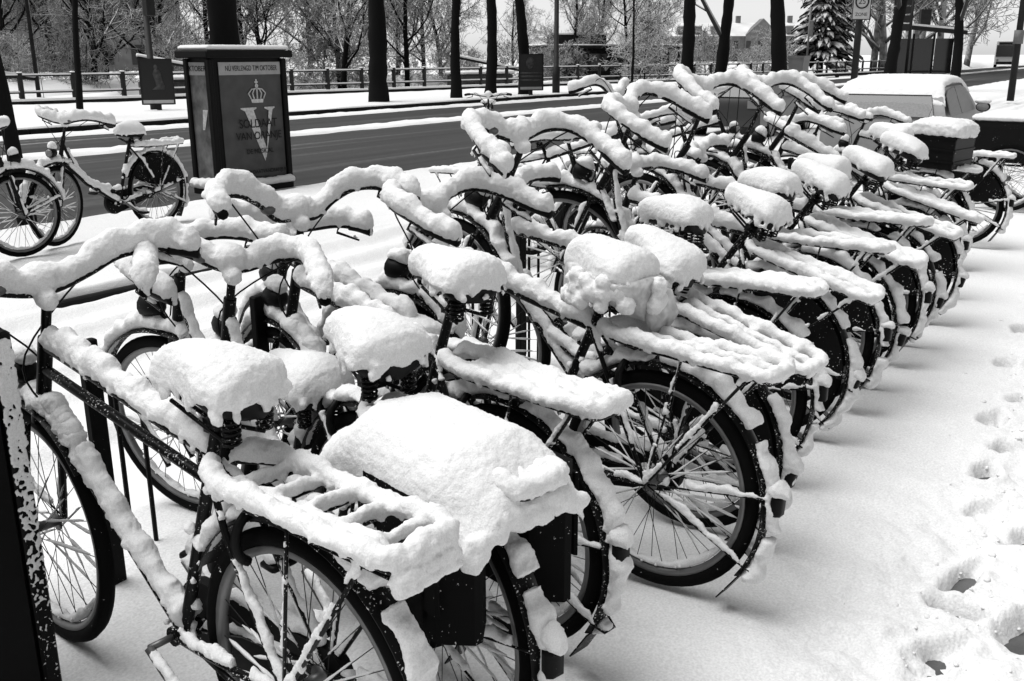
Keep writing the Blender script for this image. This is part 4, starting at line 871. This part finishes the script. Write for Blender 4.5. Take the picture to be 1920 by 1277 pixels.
# ------------------------------------------------------------------ poster kiosk
M['poster'] = plain('dark_poster_paper', 0.045, 0.6, 0.3, 0, .25, 5)
M['poster_l'] = plain('worn_poster_paper', 0.10, 0.7, 0.2, 0, .6, 6)
M['band'] = plain('poster_headline_band', 0.27, 0.6, 0.2, 0, .12, 9)
M['pale'] = plain('pale_print', 0.42, 0.6, 0.2, 0, .25, 30)
M['ink'] = plain('black_ink', 0.004, 0.6, 0.2)
M['kiosk'] = plain('black_kiosk_steel', 0.003, 0.5, 0.1)
def kiosk():
    W, D, Ht = 1.16, .50, 1.66; root = empty('poster_kiosk', (8.10 + W / 2, 9.68 + D / 2, -.05), (0, 0, R(-4))); tag(root, 'black square poster kiosk with a crowned V poster by the road', 'kiosk')
    b = MB(); b.box((0, 0, .06 + Ht / 2 - .03), (W - .08, D - .08, Ht - .06), None, .01); build(b, 'body', 'kiosk', root, False)
    r = MB(); r.box((0, 0, Ht + .01), (W + .14, D + .14, .09), None, .012); ro = build(r, 'roof', 'kiosk', root, False)
    s = MB(); s.box((0, 0, Ht + .085), (W + .10, D + .10, .06), None, .025); snowify(s, ro, .016, .010, .008, seed=5)
    s = MB(); rng = random.Random(4); up = A(0, 0, 1)
    snow_path(s, [A(-W / 2, -D / 2 - .02, .07), A(W / 2, -D / 2 - .02, .07)], .03, .08, .06, up, rng, .12); snow_path(s, [A(-W / 2 - .02, -D / 2, .07), A(-W / 2 - .02, D / 2, .07)], .03, .12, .07, up, rng, .12)
    p = MB(); p.box((0, 0, .04), (W + .02, D + .02, .1), None, .01); po = build(p, 'plinth', 'kiosk', root, False); snowify(s, po, .014, .012, .010, seed=6)
    for sx in (-1, 1):
        for sy in (-1, 1): c = MB(); c.box((sx * (W / 2 - .03), sy * (D / 2 - .03), Ht / 2), (.075, .075, Ht - .08), None, .012); build(c, 'corner_post', 'kiosk', root, False)
    y = -D / 2 + .034; X90 = (R(90), 0, 0)
    pp = MB(); pp.box((.04, y, .80), (.93, .008, 1.34)); po = build(pp, 'poster', 'poster', root, False); po['label'] = 'dark poster with crown, large V and printed lettering'
    bd = MB(); bd.box((.04, y - .006, 1.50), (.93, .006, .15)); build(bd, 'headline_band', 'band', po, False)
    yy = y - .0075
    text('headline', 'NÚ VERLENGD T/M OKTOBER', .088, 'ink', po, (.06, y - .0115, 1.50), X90, .001, .66)
    v = MB()
    def V2(poly, zz=yy - .002): v.prism(poly, (0, zz, 0), (1, 0, 0), (0, 0, 1), (0, -1, 0), .003)
    V2([(-.15, 1.03), (.09, 1.03), (.09, 1.015), (.045, .995), (.215, .50), (.175, .36), (-.085, .985), (-.15, 1.015)])
    V2([(.21, 1.03), (.37, 1.03), (.37, 1.015), (.335, .995), (.19, .40), (.175, .45), (.215, .56), (.275, .985), (.21, 1.015)], yy - .0075)
    build(v, 'letter_v', 'pale', po, False)
    k = MB(); cx, cz = .115, 1.085
    def K(poly): k.prism([(cx + a, cz + b) for a, b in poly], (0, yy - .002, 0), (1, 0, 0), (0, 0, 1), (0, -1, 0), .003)
    K([(-.085, 0), (.085, 0), (.095, .045), (-.095, .045)])
    for x, w in ((-.105, .032), (-.055, .026), (.0, .026), (.055, .026), (.105, .032)): k.tube([(cx + x * .9, yy - .006, cz + .05), (cx + x * 1.25, yy - .006, cz + .115), (cx + x * .75, yy - .006, cz + .165), (cx, yy - .006, cz + .175)], .0085, 5)
    for a in np.linspace(0, 6.28, 9)[:-1]: k.ell((cx + .015 * math.cos(a), yy - .006, cz + .205 + .015 * math.sin(a)), (.012, .004, .012), 6, 4)
    K([(-.008, .215), (.008, .215), (.008, .285), (-.008, .285)]); K([(-.026, .242), (-.0085, .242), (-.0085, .258), (-.026, .258)]); K([(.0085, .242), (.026, .242), (.026, .258), (.0085, .258)])
    build(k, 'crown_emblem', 'pale', po, False)
    for bdy, z, sz in (('SOLDAAT', .83, .15), ('VAN ORANJE', .68, .135), ('DE MUSICAL', .49, .085), ('WWW.SOLDAATVANORANJE.NL', .235, 0.066), ('0900-1353', .155, .06)): text('print_line', bdy, sz, 'ink', po, (.10, y - .0205, z), X90, .001, .88)
    # narrow side
    x = -W / 2 + .034
    q = MB(); q.box((x, .05, .80), (.008, .36, 1.34)); so = build(q, 'side_poster', 'poster_l', root, False); so['label'] = 'scuffed grey side poster with frost on its edge'
    q = MB(); q.box((x - .006, .05, 1.50), (.006, .36, .15)); build(q, 'headline_band', 'band', so, False)
    text('headline', 'OKTOBER', .09, 'ink', so, (x - .0115, .05, 1.50), (R(90), 0, R(-90)), .001)
    q = MB(); q.prism([(.03, 1.02), (.13, 1.02), (.04, .78), (.0, .78)], (x - .008, 0, 0), (0, -1, 0), (0, 0, 1), (-1, 0, 0), .003); build(q, 'letter_v', 'pale', so, False)
kiosk()

# ------------------------------------------------------------------ railing, posts, boards, boats
M['steel'] = plain('dark_rail_steel', 0.012, 0.6, 0.2, 0, .3, 5)
M['grey_steel'] = plain('galvanised_grey', 0.12, 0.6, 0.3, 0, .2, 5)
M['white_print'] = plain('white_sign_face', 0.40, 0.5, 0.3, 0, .1, 8)
M['glass'] = plain('dark_glass', 0.02, 0.15, 0.5)
M['brick_far'] = plain('far_brick', 0.16, 0.9, 0.1, 0, .2, 2)
M['tile_far'] = plain('far_snowy_roof', 0.6, 0.9, 0.1, 0, .15, .5)
def railing():
    x0, x1 = 16.0, 104.0; yf = lambda x: 37.0 - .20 * x if x < 60 else 25 - .11 * (x - 60)
    root = empty('quay_railing', (x0, yf(x0), .03)); tag(root, 'dark two-rail railing with square posts along the quay', 'railing')
    post = MB(); post.box((0, 0, .52), (.14, .14, 1.04), None, .015); pm = post.mesh('post'); cap = MB(); cap.box((0, 0, 1.05), (.15, .15, .05), None, .02); cm = cap.mesh('snow')
    x = x0; pts = []
    while x < x1:
        o = link('post', pm, 'steel', root, False); o.location = (x - x0, yf(x) - yf(x0), 0); c = link('snow', cm, 'snow_far', o, False); pts.append(A(x - x0, yf(x) - yf(x0), 0)); x += 1.75
    for z in (.38, .94):
        for a, b in ((0, 25), (25, len(pts) - 1)):
            m = MB(); m.tube([pts[a] + A(0, 0, z), pts[b] + A(0, 0, z)], .032, 6); ro = build(m, 'rail', 'steel', root)
            s = MB(); d = nrm(pts[b] - pts[a]); s.loft([[pts[q] + A(0, yy, z + zz) for yy, zz in ((-.04, .02), (.04, .02), (.03, .07), (-.03, .07))] for q in range(a, b + 1)]); build(s, 'snow', 'snow_far', ro, False)
    w = MB(); w.loft([[p + A(0, .35, -.1), p + A(0, -.22, -.1), p + A(0, -.22, .10), p + A(0, .35, .10)] for p in pts]); build(w, 'quay_kerb', 'kerb', root, False)
    w = MB(); w.loft([[p + A(0, .33, .102), p + A(0, -.20, .102), p + A(0, -.16, .18), p + A(0, .30, .18)] for p in pts]); build(w, 'snow', 'snow_far', root, False)
railing()
def lamp_post(x, y, h, r, lab, boardz=None):
    root = empty('lamp_post', (x, y, 0)); tag(root, lab, 'lamp post'); m = MB(); m.tube([(0, 0, -.1), (0, 0, 1.1), (0, 0, 1.12), (0, 0, h)], [r * 1.5, r * 1.5, r, r * .7], 10); build(m, 'pole', 'steel', root)
    m = MB(); m.tube([(0, 0, h - .02), (.3, -.5, h + .25), (.5, -1.0, h + .3)], .04, 6); build(m, 'arm', 'steel', root); m = MB(); m.box((.55, -1.15, h + .28), (.2, .5, .1), None, .03); build(m, 'lantern', 'grey_steel', root)
lamp_post(19.7, 26.3, 8.5, .10, 'dark lamp post with a box, standing behind the left poster board')
lamp_post(37.7, 22.9, 9.0, .11, 'tall dark lamp post behind the right poster board')
bx = MB(); bx.box((19.72, 26.15, 3.2), (.3, .22, .9), None, .02); tag(build(bx, 'control_box', 'steel', None, False), 'dark control box fixed high on the left lamp post', 'box')
M['dark_print'] = plain('dark_portrait_print', 0.008, 0.4, 0.3)
M['mid_print'] = plain('grey_print', 0.045, 0.5, 0.2, 0, .5, 12)
def poster_board(x, y, rz, s, lab, strips):
    root = empty('poster_board', (x, y, .03), (0, 0, rz)); root.scale = (s, s, s); tag(root, lab, 'poster board', 'poster boards on the far pavement')
    m = MB(); m.box((0, 0, .85), (.98, .05, 1.35), None, .01); build(m, 'panel', 'dark_print', root, False)
    m = MB()
    for sx in (-.47, .47): m.box((sx, -.035, .85), (.04, .02, 1.35))
    for z in (.19, 1.51): m.box((0, -.035, z), (.9, .02, .04))
    build(m, 'panel_frame', 'steel', root, False); m = MB(); m.box((.0, .03, .12), (.14, .06, .5)); build(m, 'leg', 'steel', root, False)
    g = MB()                                    # the dim standing figure of the print
    if strips == 1:
        g.ell((0, -.028, 1.28), (.055, .008, .075), 10, 8); g.loft([[A(a, -.028, z), A(b, -.028, z), A(b, -.034, z), A(a, -.034, z)] for z, a, b in ((.62, -.16, .20), (.72, -.02, .22), (.90, -.05, .16), (1.08, -.10, .14), (1.18, -.07, .10), (1.22, -.03, .04))])
    else:
        g.ell((-.05, -.028, 1.2), (.16, .008, .22), 10, 8)
        for z in (.82, .70, .56): g.box((0, -.03, z), (.86, .008, .06))
    build(g, 'printed_figure', 'mid_print', root); m = MB(); m.box((0, -.03, .26), (.88, .01, .10)); build(m, 'text_strip', 'white_print' if strips == 1 else 'band', root, False)
poster_board(19.4, 25.7, R(-40), .98, 'black poster board with a dim standing figure, left of the kiosk', 1)
poster_board(34.6, 22.2, R(-40), 1.05, 'dark poster board with pale text strips before the pavilion', 2)
# moored boats
M['hull'] = plain('boat_hull', 0.03, 0.6, 0.3, 0, .3, 2)
def boat(x, y, rz, L, B, lab, mast):
    root = empty('moored_boat', (x, y, -1.55), (0, 0, rz)); tag(root, lab, 'boat', 'moored boats'); h = MB(); rings = []; s = []
    for i in range(13):
        f = i / 12; w = B / 2 * math.sin(math.pi * min(.97, .12 + f * .86)) ** .55 if i else B * .3; zz = 1.25 + .5 * (f - .35) ** 2
        xx = -L / 2 + L * f
        rings.append([A(xx, -w * .55, 0), A(xx, -w, .6), A(xx, -w * 1.03, zz), A(xx, w * 1.03, zz), A(xx, w, .6), A(xx, w * .55, 0)]); s.append([A(xx, -w * 1.04, zz + .002), A(xx, -w * .9, zz + .16), A(xx, 0, zz + .30), A(xx, w * .9, zz + .16), A(xx, w * 1.04, zz + .002)])
    h.loft(rings); ho = build(h, 'hull', 'hull', root, sharp=40); sn = MB(); sn.loft(s); build(sn, 'snow', 'snow_far', ho)
    c = MB(); c.box((-L * .12, 0, 1.75), (L * .4, B * .62, .9), None, .12); co = build(c, 'cabin', 'hull', root, False); c = MB(); c.box((-L * .12, 0, 2.27), (L * .42, B * .66, .16), None, .07); build(c, 'snow', 'snow_far', co)
    for i in range(4): c = MB(); c.box((-L * .27 + i * L * .1, -B * .31 - .005, 1.85), (L * .06, .02, .32)); build(c, 'window', 'glass', co, False)
    m = MB(); mx = L * .22; m.tube([(mx, 0, 1.3), (mx, 0, 1.3 + mast)], [.09, .05], 7); build(m, 'mast', 'wood_dark', root)
    m = MB(); m.tube([(mx, 0, 2.3), (-L * .35, 0, 3.1)], .07, 6); mo = build(m, 'boom', 'wood_dark', root); m = MB(); m.tube([(mx, 0, 2.40), (-L * .35, 0, 3.20)], .075, 6); build(m, 'snow', 'snow_far', mo)
    m = MB(); 
    for e in (L * .49, -L * .47): m.tube([(mx, 0, 1.2 + mast), (e, 0, 1.5)], .012, 4)
    for sy in (-1, 1): m.tube([(mx, 0, 1.2 + mast * .9), (mx - .3, sy * B * .48, 1.4)], .012, 4)
    build(m, 'rigging', 'grey_steel', root)
boat(20.5, 38.2, R(-14), 11, 3.2, 'snow-covered moored boat nearest the left edge behind the railing', 8)
boat(29.5, 36.0, R(-12), 8, 2.6, 'smaller snow-covered moored boat left of the poster board', 7)
boat(45.5, 31.5, R(-12), 9, 2.4, 'low moored boat seen through the railing behind the slim street trees', 5)
# dark pavilion across the water
def pavilion():
    root = empty('pavilion', (67, 37.0, -.3), (0, 0, R(-40))); tag(root, 'long low dark pavilion with a thin snowy flat roof', 'building')
    m = MB(); m.box((0, 0, 1.3), (9.5, 4, 2.0)); build(m, 'wall', 'wood_dark', root, False); m = MB(); m.box((0, -.3, 2.4), (11, 5.2, .18)); ro = build(m, 'roof', 'wood_dark', root, False); m = MB(); m.box((0, -.3, 2.55), (10.9, 5.1, .12), None, .04); build(m, 'snow', 'snow_far', ro, False)
    for i in range(6): m = MB(); m.box((-3.9 + i * 1.55, -2.02, 1.35), (1.2, .06, 1.2)); build(m, 'window', 'glass', root, False)
    m = MB(); m.box((-1.5, .8, 2.95), (4, 2, .7)); build(m, 'upper_storey', 'wood_dark', root, False); m = MB(); m.box((-1.5, .8, 3.36), (4.3, 2.3, .1)); build(m, 'upper_roof_snow', 'snow_far', root, False)
    for x in (-5.2, 5.2): m = MB(); m.box((x, -2.7, 1.15), (.12, .12, 2.3)); build(m, 'post', 'wood_dark', root, False)
pavilion()
# distant gabled building
def house():
    root = empty('gabled_building', (181, 71, -.5), (0, 0, R(-56))); tag(root, 'distant long brick building with snowy roof, dormers and a gable', 'building')
    m = MB(); m.box((0, 0, 2.6), (26, 8, 5.2)); build(m, 'wall', 'brick_far', root, False)
    m = MB(); m.loft([[A(x, -4.4, 5.2), A(x, 4.4, 5.2), A(x, 0, 7.6)] for x in (-13.2, 13.2)]); ro = build(m, 'roof', 'tile_far', root, False)
    m = MB(); m.prism([(-3, 0), (3, 0), (3, 5.4), (0, 8.2), (-3, 5.4)], (3.5, -4.6, 0), (1, 0, 0), (0, 0, 1), (0, 1, 0), 3); build(m, 'gable', 'brick_far', root, False)
    for i, x in enumerate((-11, -8, -5, 8.5, 11)): m = MB(); m.box((x, -3.3, 6.3), (1.2, 1.6, 1.2)); d = build(m, 'dormer', 'brick_far', root, False); m = MB(); m.box((x, -3.3, 6.98), (1.5, 1.9, .16)); build(m, 'snow', 'snow_far', d, False)
    for z in (1.4, 3.7):
        for i in range(12):
            x = -11.7 + i * 2.12; yw = -4.62 if .4 < x < 6.6 else -4.02
            m = MB(); m.box((x, yw, z), (.8, .08, 1.3)); build(m, 'window', 'glass', root, False)
    for x in (-9, 0, 9.5): m = MB(); m.box((x, .3, 8.0), (.8, .8, 1.6)); build(m, 'chimney', 'brick_far', ro, False)
house()
M['roof_dark'] = plain('dark_far_roof', 0.02, 0.9, 0.1, 0, .3, .5)
def farhouse():
    root = empty('dark_roofed_building', (52, 84, -.5), (0, 0, R(-50))); tag(root, 'dark roofed building half hidden behind the trees at upper left', 'building')
    m = MB(); m.box((0, 0, 4), (22, 9, 8)); build(m, 'wall', 'brick_far', root, False); m = MB(); m.loft([[A(x, -5, 7), A(x, 5, 7), A(x, 0, 12.5)] for x in (-11.5, 11.5)]); build(m, 'roof', 'roof_dark', root, False)
    for z in (2.2, 5.4):
        for i in range(8): m = MB(); m.box((-9.1 + i * 2.6, -4.52, z), (1.1, .08, 1.6)); build(m, 'window', 'glass', root, False)
farhouse()
# speed sign
def sign():
    root = empty('speed_sign', (31.0, 8.4, 0), (0, 0, R(-56))); tag(root, 'square white zone sign reading 25 on a thick dark pole', 'sign')
    m = MB(); m.tube([(0, .1, -.1), (0, .1, 3.6)], .10, 10); build(m, 'pole', 'steel', root); m = MB(); m.box((0, 0, 2.95), (.54, .03, .80), None, .006); po = build(m, 'panel', 'white_print', root, False)
    m = MB()
    for sx in (-.262, .262): m.box((sx, -.018, 2.95), (.022, .008, .80))
    for z in (2.56, 3.34): m.box((0, -.018, z), (.50, .008, .022))
    build(m, 'border', 'ink', po, False); m = MB(); m.tube([(.185 * math.cos(a), -.02, 3.06 + .185 * math.sin(a)) for a in np.linspace(0, 6.283, 33)[:-1]], .022, 6, closed=True); build(m, 'ring', 'steel', po); text('number', '25', .22, 'ink', po, (0, -.018, 3.06), (R(90), 0, 0), .001)
    text('caption', 'ZONE', .13, 'ink', po, (0, -.018, 2.70), (R(90), 0, 0), .001)
sign()
# bus shelter
def shelter():
    root = empty('bus_shelter', (68.0, 14.2, 0), (0, 0, R(-62))); tag(root, 'glass bus shelter with a slanting snowy roof at upper right', 'bus shelter')
    m = MB(); m.loft([[A(-2.1, y, 3.15), A(2.1, y, 2.75), A(2.1, y, 2.93), A(-2.1, y, 3.33)] for y in (-.8, .8)]); ro = build(m, 'roof', 'steel', root, False); m = MB(); m.loft([[A(-2.1, y, 3.34), A(2.1, y, 2.94), A(2.1, y, 3.06), A(-2.1, y, 3.46)] for y in (-.8, .8)]); build(m, 'snow', 'snow_far', ro, False)
    for x in (-1.9, -.65, .6, 1.9): m = MB(); m.box((x, .7, 1.4), (.12, .10, 2.8)); build(m, 'post', 'steel', root, False)
    for x in (-1.27, -.02, 1.25): m = MB(); m.box((x, .7, 1.45), (1.1, .02, 2.1)); build(m, 'pane', 'glass', root, False)
    m = MB(); m.box((1.9, 0, 1.4), (.05, 1.3, 2.3)); build(m, 'side_panel', 'dark_print', root, False); m = MB(); m.box((.3, .35, .5), (2.2, .4, .06)); build(m, 'seat', 'steel', root, False)
    m = MB(); m.box((-.3, 0, 3.75), (.62, .5, .95), None, .02); build(m, 'roof_box', 'steel', root, False)
shelter()
# bus
def bus():
    root = empty('bus', (137, 19.4, -.1), (0, 0, R(8))); tag(root, 'white bus with a dark windscreen approaching far down the street', 'bus')
    M['white_paint'] = plain('white_bus_paint', .62, .4, .4)
    m = MB(); m.loft([[A(x, -1.25 * s, .35), A(x, 1.25 * s, .35), A(x, 1.27 * s, 1.6), A(x, 1.2 * s, 3.0), A(x, -1.2 * s, 3.0), A(x, -1.27 * s, 1.6)] for x, s in ((0, .94), (.15, 1), (11.8, 1), (12, .95))]); build(m, 'body', 'white_paint', root, False)
    m = MB(); m.box((-.03, 0, 1.95), (.1, 2.2, 1.35)); build(m, 'windscreen', 'glass', root, False); m = MB(); m.box((-.05, 0, 2.82), (.08, 1.8, .28)); build(m, 'destination_sign', 'dark_print', root, False)
    m = MB(); m.box((5.5, -1.27, 2.0), (10, .06, 1.0)); build(m, 'side_window', 'glass', root, False); m = MB(); m.box((-.05, 0, .55), (.12, 2.0, .3)); build(m, 'bumper', 'steel', root, False)
    for y in (-.9, .9): m = MB(); m.ell((-.06, y, .9), (.05, .16, .12)); build(m, 'headlight', 'lens', root)
    for x in (2.2, 9): 
        for y in (-1.1, 1.1): m = MB(); m.tube([(x, y - .15, .48), (x, y + .15, .48)], .48, 16); build(m, 'wheel', 'rubber', root)
    m = MB(); m.box((6, 0, 3.08), (11.6, 2.3, .14), None, .05); build(m, 'snow', 'snow_far', root, False)
bus()
# cars
M['car_pale'] = plain('snow_dusted_car_paint', .20, .5, .3, 0, .08, 12, .15, 60)
M['car_dark'] = plain('dark_car_paint', .02, .3, .5)
M['frost_glass'] = plain('frosted_glass', .20, .7, .3, 0, .15, 40, .2, 120)
def car(x, y, rz, lab, body, glass, snow):
    root = empty('parked_car', (x, y, -.06), (0, 0, rz)); root.scale = (.95, .95, .89); tag(root, lab, 'car', 'cars parked beyond the row')
    prof = [(-2.05, .35), (-2.08, .62), (-2.0, .90), (-1.80, 1.22), (-1.5, 1.385), (-.7, 1.45), (.1, 1.43), (.55, 1.33), (1.02, .98), (1.75, .84), (2.05, .66), (2.08, .35)]
    def hw(z): return .84 - .20 * max(0, (z - .88) / .55) ** 1.3
    m = MB(); m.loft([[A(px, s * hw(pz) * (1 if i_ else 1), pz) for px, pz in prof] for i_, s in enumerate((-1, 1))])
    build(m, 'body', body, root, sharp=35)
    for s in (-1, 1):
        for poly in ([(-1.55, .95), (-1.45, 1.24), (-1.2, 1.33), (-.62, 1.36), (-.62, .95)], [(-.54, .95), (-.54, 1.36), (.12, 1.34), (.42, 1.24), (.80, .95)]):
            g = MB(); g.loft([[A(px, s * (hw(pz) + o), pz) for px, pz in poly] for o in (-.01, .006)]); build(g, 'side_window', glass, root, False)
        g = MB(); g.loft([[A(px, s * (hw(1.37) + o), pz) for px, pz in ((-1.5, 1.345), (-1.3, 1.395), (.1, 1.395), (.35, 1.33), (.1, 1.37), (-1.3, 1.37))] for o in (-.01, .012)]); build(g, 'roof_gutter', 'plastic', root, False)
        g = MB(); g.ell((.62, s * .96, 1.0), (.07, .11, .085), 12, 8); mo = build(g, 'mirror', 'plastic', root); g = MB(); g.ell((.555, s * .96, 1.0), (.02, .09, .065), 12, 8); build(g, 'mirror_glass', glass, mo)
        if snow: g = MB(); g.ell((.62, s * .95, 1.09), (.09, .13, .05), 12, 8); snowify(g, mo, .012, seed=91)
        for wx in (-1.3, 1.32):
            w = MB(); w.tube([(wx, s * .84, .31), (wx, s * .66, .31)], .31, 20); wo_ = build(w, 'wheel', 'rubber', root, sharp=40); w = MB(); w.tube([(wx, s * .845, .31), (wx, s * .80, .31)], .19, 16); build(w, 'rim', 'alu', wo_, sharp=40)
    g = MB(); g.loft([[A(px + o, s, pz + o * .6) for px, pz, s in ((-1.98, .98, -.66), (-1.98, .98, .66), (-1.80, 1.26, .58), (-1.80, 1.26, -.58))] for o in (.02, -.012)]); rw = build(g, 'rear_window', 'glass', root, False)
    g = MB(); g.loft([[A(px + o, s, pz + o * .6) for px, pz, s in ((-1.98, .98, -.60), (-1.98, .98, .60), (-1.90, 1.10, .62), (-1.86, 1.16, .55), (-1.845, 1.18, .2), (-1.845, 1.18, -.2), (-1.86, 1.16, -.55), (-1.90, 1.10, -.62))] for o in (-.012, -.03)]); build(g, 'window_frost', 'frost_glass', rw, False) if snow else None  # dark glass left above the frost paints the shade under the roof snow
    g = MB(); g.loft([[A(px + o, s, pz + o) for px, pz, s in ((.58, 1.32, -.56), (.58, 1.32, .56), (1.0, 1.0, .68), (1.0, 1.0, -.68))] for o in (-.02, .008)]); build(g, 'windscreen', glass, root, False)
    for s in (-1, 1): g = MB(); g.box((-2.04, s * .66, .82), (.06, .22, .16), None, .02); build(g, 'tail_light', 'lens', root, False); g = MB(); g.box((2.0, s * .62, .68), (.1, .28, .13), None, .02); build(g, 'headlight', 'lens', root, False)
    if snow:
        g = MB(); rr = []
        for i in range(13):
            f = i / 12; px = -1.86 + 2.5 * f; pz = np.interp(px, [q[0] for q in prof[2:9]], [q[1] for q in prof[2:9]]); e = min(1, .5 + 3 * min(f, 1 - f)); w = hw(pz) + .03
            rr.append([A(px, w * (abs(math.cos(a)) ** .4) * (1 if math.cos(a) > 0 else -1), pz - .03 + (.13 * e * abs(math.sin(a)) ** .45 if math.sin(a) > 0 else -.01)) for a in np.linspace(0, 6.283, 25)[:-1]])
        g.loft(rr); rr = []
        for i in range(8):
            f = i / 7; px = 1.06 + .9 * f; pz = np.interp(px, [q[0] for q in prof[7:]], [q[1] for q in prof[7:]])
            rr.append([A(px, .8 * (abs(math.cos(a)) ** .4) * (1 if math.cos(a) > 0 else -1), pz - .02 + (.10 * abs(math.sin(a)) ** .45 if math.sin(a) > 0 else -.01)) for a in np.linspace(0, 6.283, 21)[:-1]])
        g.loft(rr); snowify(g, root, .025, .02, .01, seed=92)
car(15.9, 3.45, R(2), 'pale parked car with thick roof snow and frosted side window', 'car_pale', 'frost_glass', True)
car(20.5, 7.6, R(2), 'dark parked car with bare roof behind the handlebars', 'car_dark', 'glass', False)
# small street things at upper right
m = MB(); m.loft([[A(x * s, y * s, z) for x, y in ((-.25, -.2), (.25, -.2), (.25, .2), (-.25, .2))] for z, s in ((0, .8), (.9, 1), (.95, 1.1), (1.0, 1.1))]); o = build(m, 'litter_bin', 'grey_steel', None, False); o.location = (26.3, 8.6, 0.55); tag(o, 'grey litter bin on a post right of the thick trunk', 'litter bin')
m = MB(); m.box((0, 0, -.3), (.08, .08, .65)); build(m, 'post', 'steel', o, False)
m = MB(); m.tube([(0, 0, 0), (0, 0, 4.2)], .06, 8); o = build(m, 'traffic_light', 'grey_steel'); o.location = (59.5, 19.0, 0); tag(o, 'grey traffic light pole in front of the snowy fir', 'traffic light'); m = MB(); m.box((0, -.15, 3.0), (.3, .25, .9), None, .03); h_ = build(m, 'signal_head', 'grey_steel', o, False)
for z in (2.72, 3.0, 3.28): m = MB(); m.tube([(0, -.28, z), (0, -.33, z)], .09, 12); build(m, 'lamp', 'steel', h_)
m = MB(); m.tube([(0, 0, 0), (0, 0, 6)], [.12, .09], 10); o = build(m, 'street_post', 'steel'); o.location = (39, 5.2, 0); tag(o, 'plain dark post at right edge beside the bus', 'post'); m = MB(); m.tube([(0, 0, 1.9), (0, 0, 2.35)], .16, 10); build(m, 'collar', 'grey_steel', o)
# route signs by the shelter
def route():
    root = empty('route_sign', (56, 12.6, 0), (0, 0, R(-60))); tag(root, 'stack of dark route panels on a pole left of the bus shelter', 'sign'); m = MB(); m.tube([(0, 0, 0), (0, 0, 5.2)], .08, 8); build(m, 'pole', 'steel', root)
    for i in range(5): m = MB(); m.box((-.45, -.02, 2.9 + i * .42), (1.0, .06, .34)); build(m, 'panel', 'dark_print', root, False)
route()
# near left: dark post with frost
def near_post():
    root = empty('street_cabinet', (.79, 2.40, -.02)); tag(root, 'black street cabinet at the lower left edge, frost crusted down its corner', 'cabinet')
    m = MB(); m.box((0, 0, .5), (.70, .40, 1.0), None, .008); po = build(m, 'body', 'kiosk', root, False)
    m = MB(); m.box((.375, -.17, .505), (.045, .07, 1.01), None, .006); build(m, 'corner_strip', 'kiosk', root, False)
    m = MB(); m.box((0, 0, 1.02), (.74, .44, .04), None, .01); ro = build(m, 'lid', 'kiosk', root, False)
    s = MB(); s.box((0, 0, 1.07), (.72, .42, .08), None, .035); snowify(s, ro, .010, .010, .008, seed=54)
    s = MB(); rng = random.Random(6)
    for i in range(1700):
        z = rng.uniform(0, .99) ** .7; rr = rng.uniform(.0025, .0065) * (.6 + .5 * z); s.ell((.375 + rng.uniform(-.024, .020), -.206, z), (rr, rr * .6, rr * 1.3), 6, 4)
    snowify(s, po, .0036, .0, .003, seed=55)['kind'] = 'stuff'
near_post()
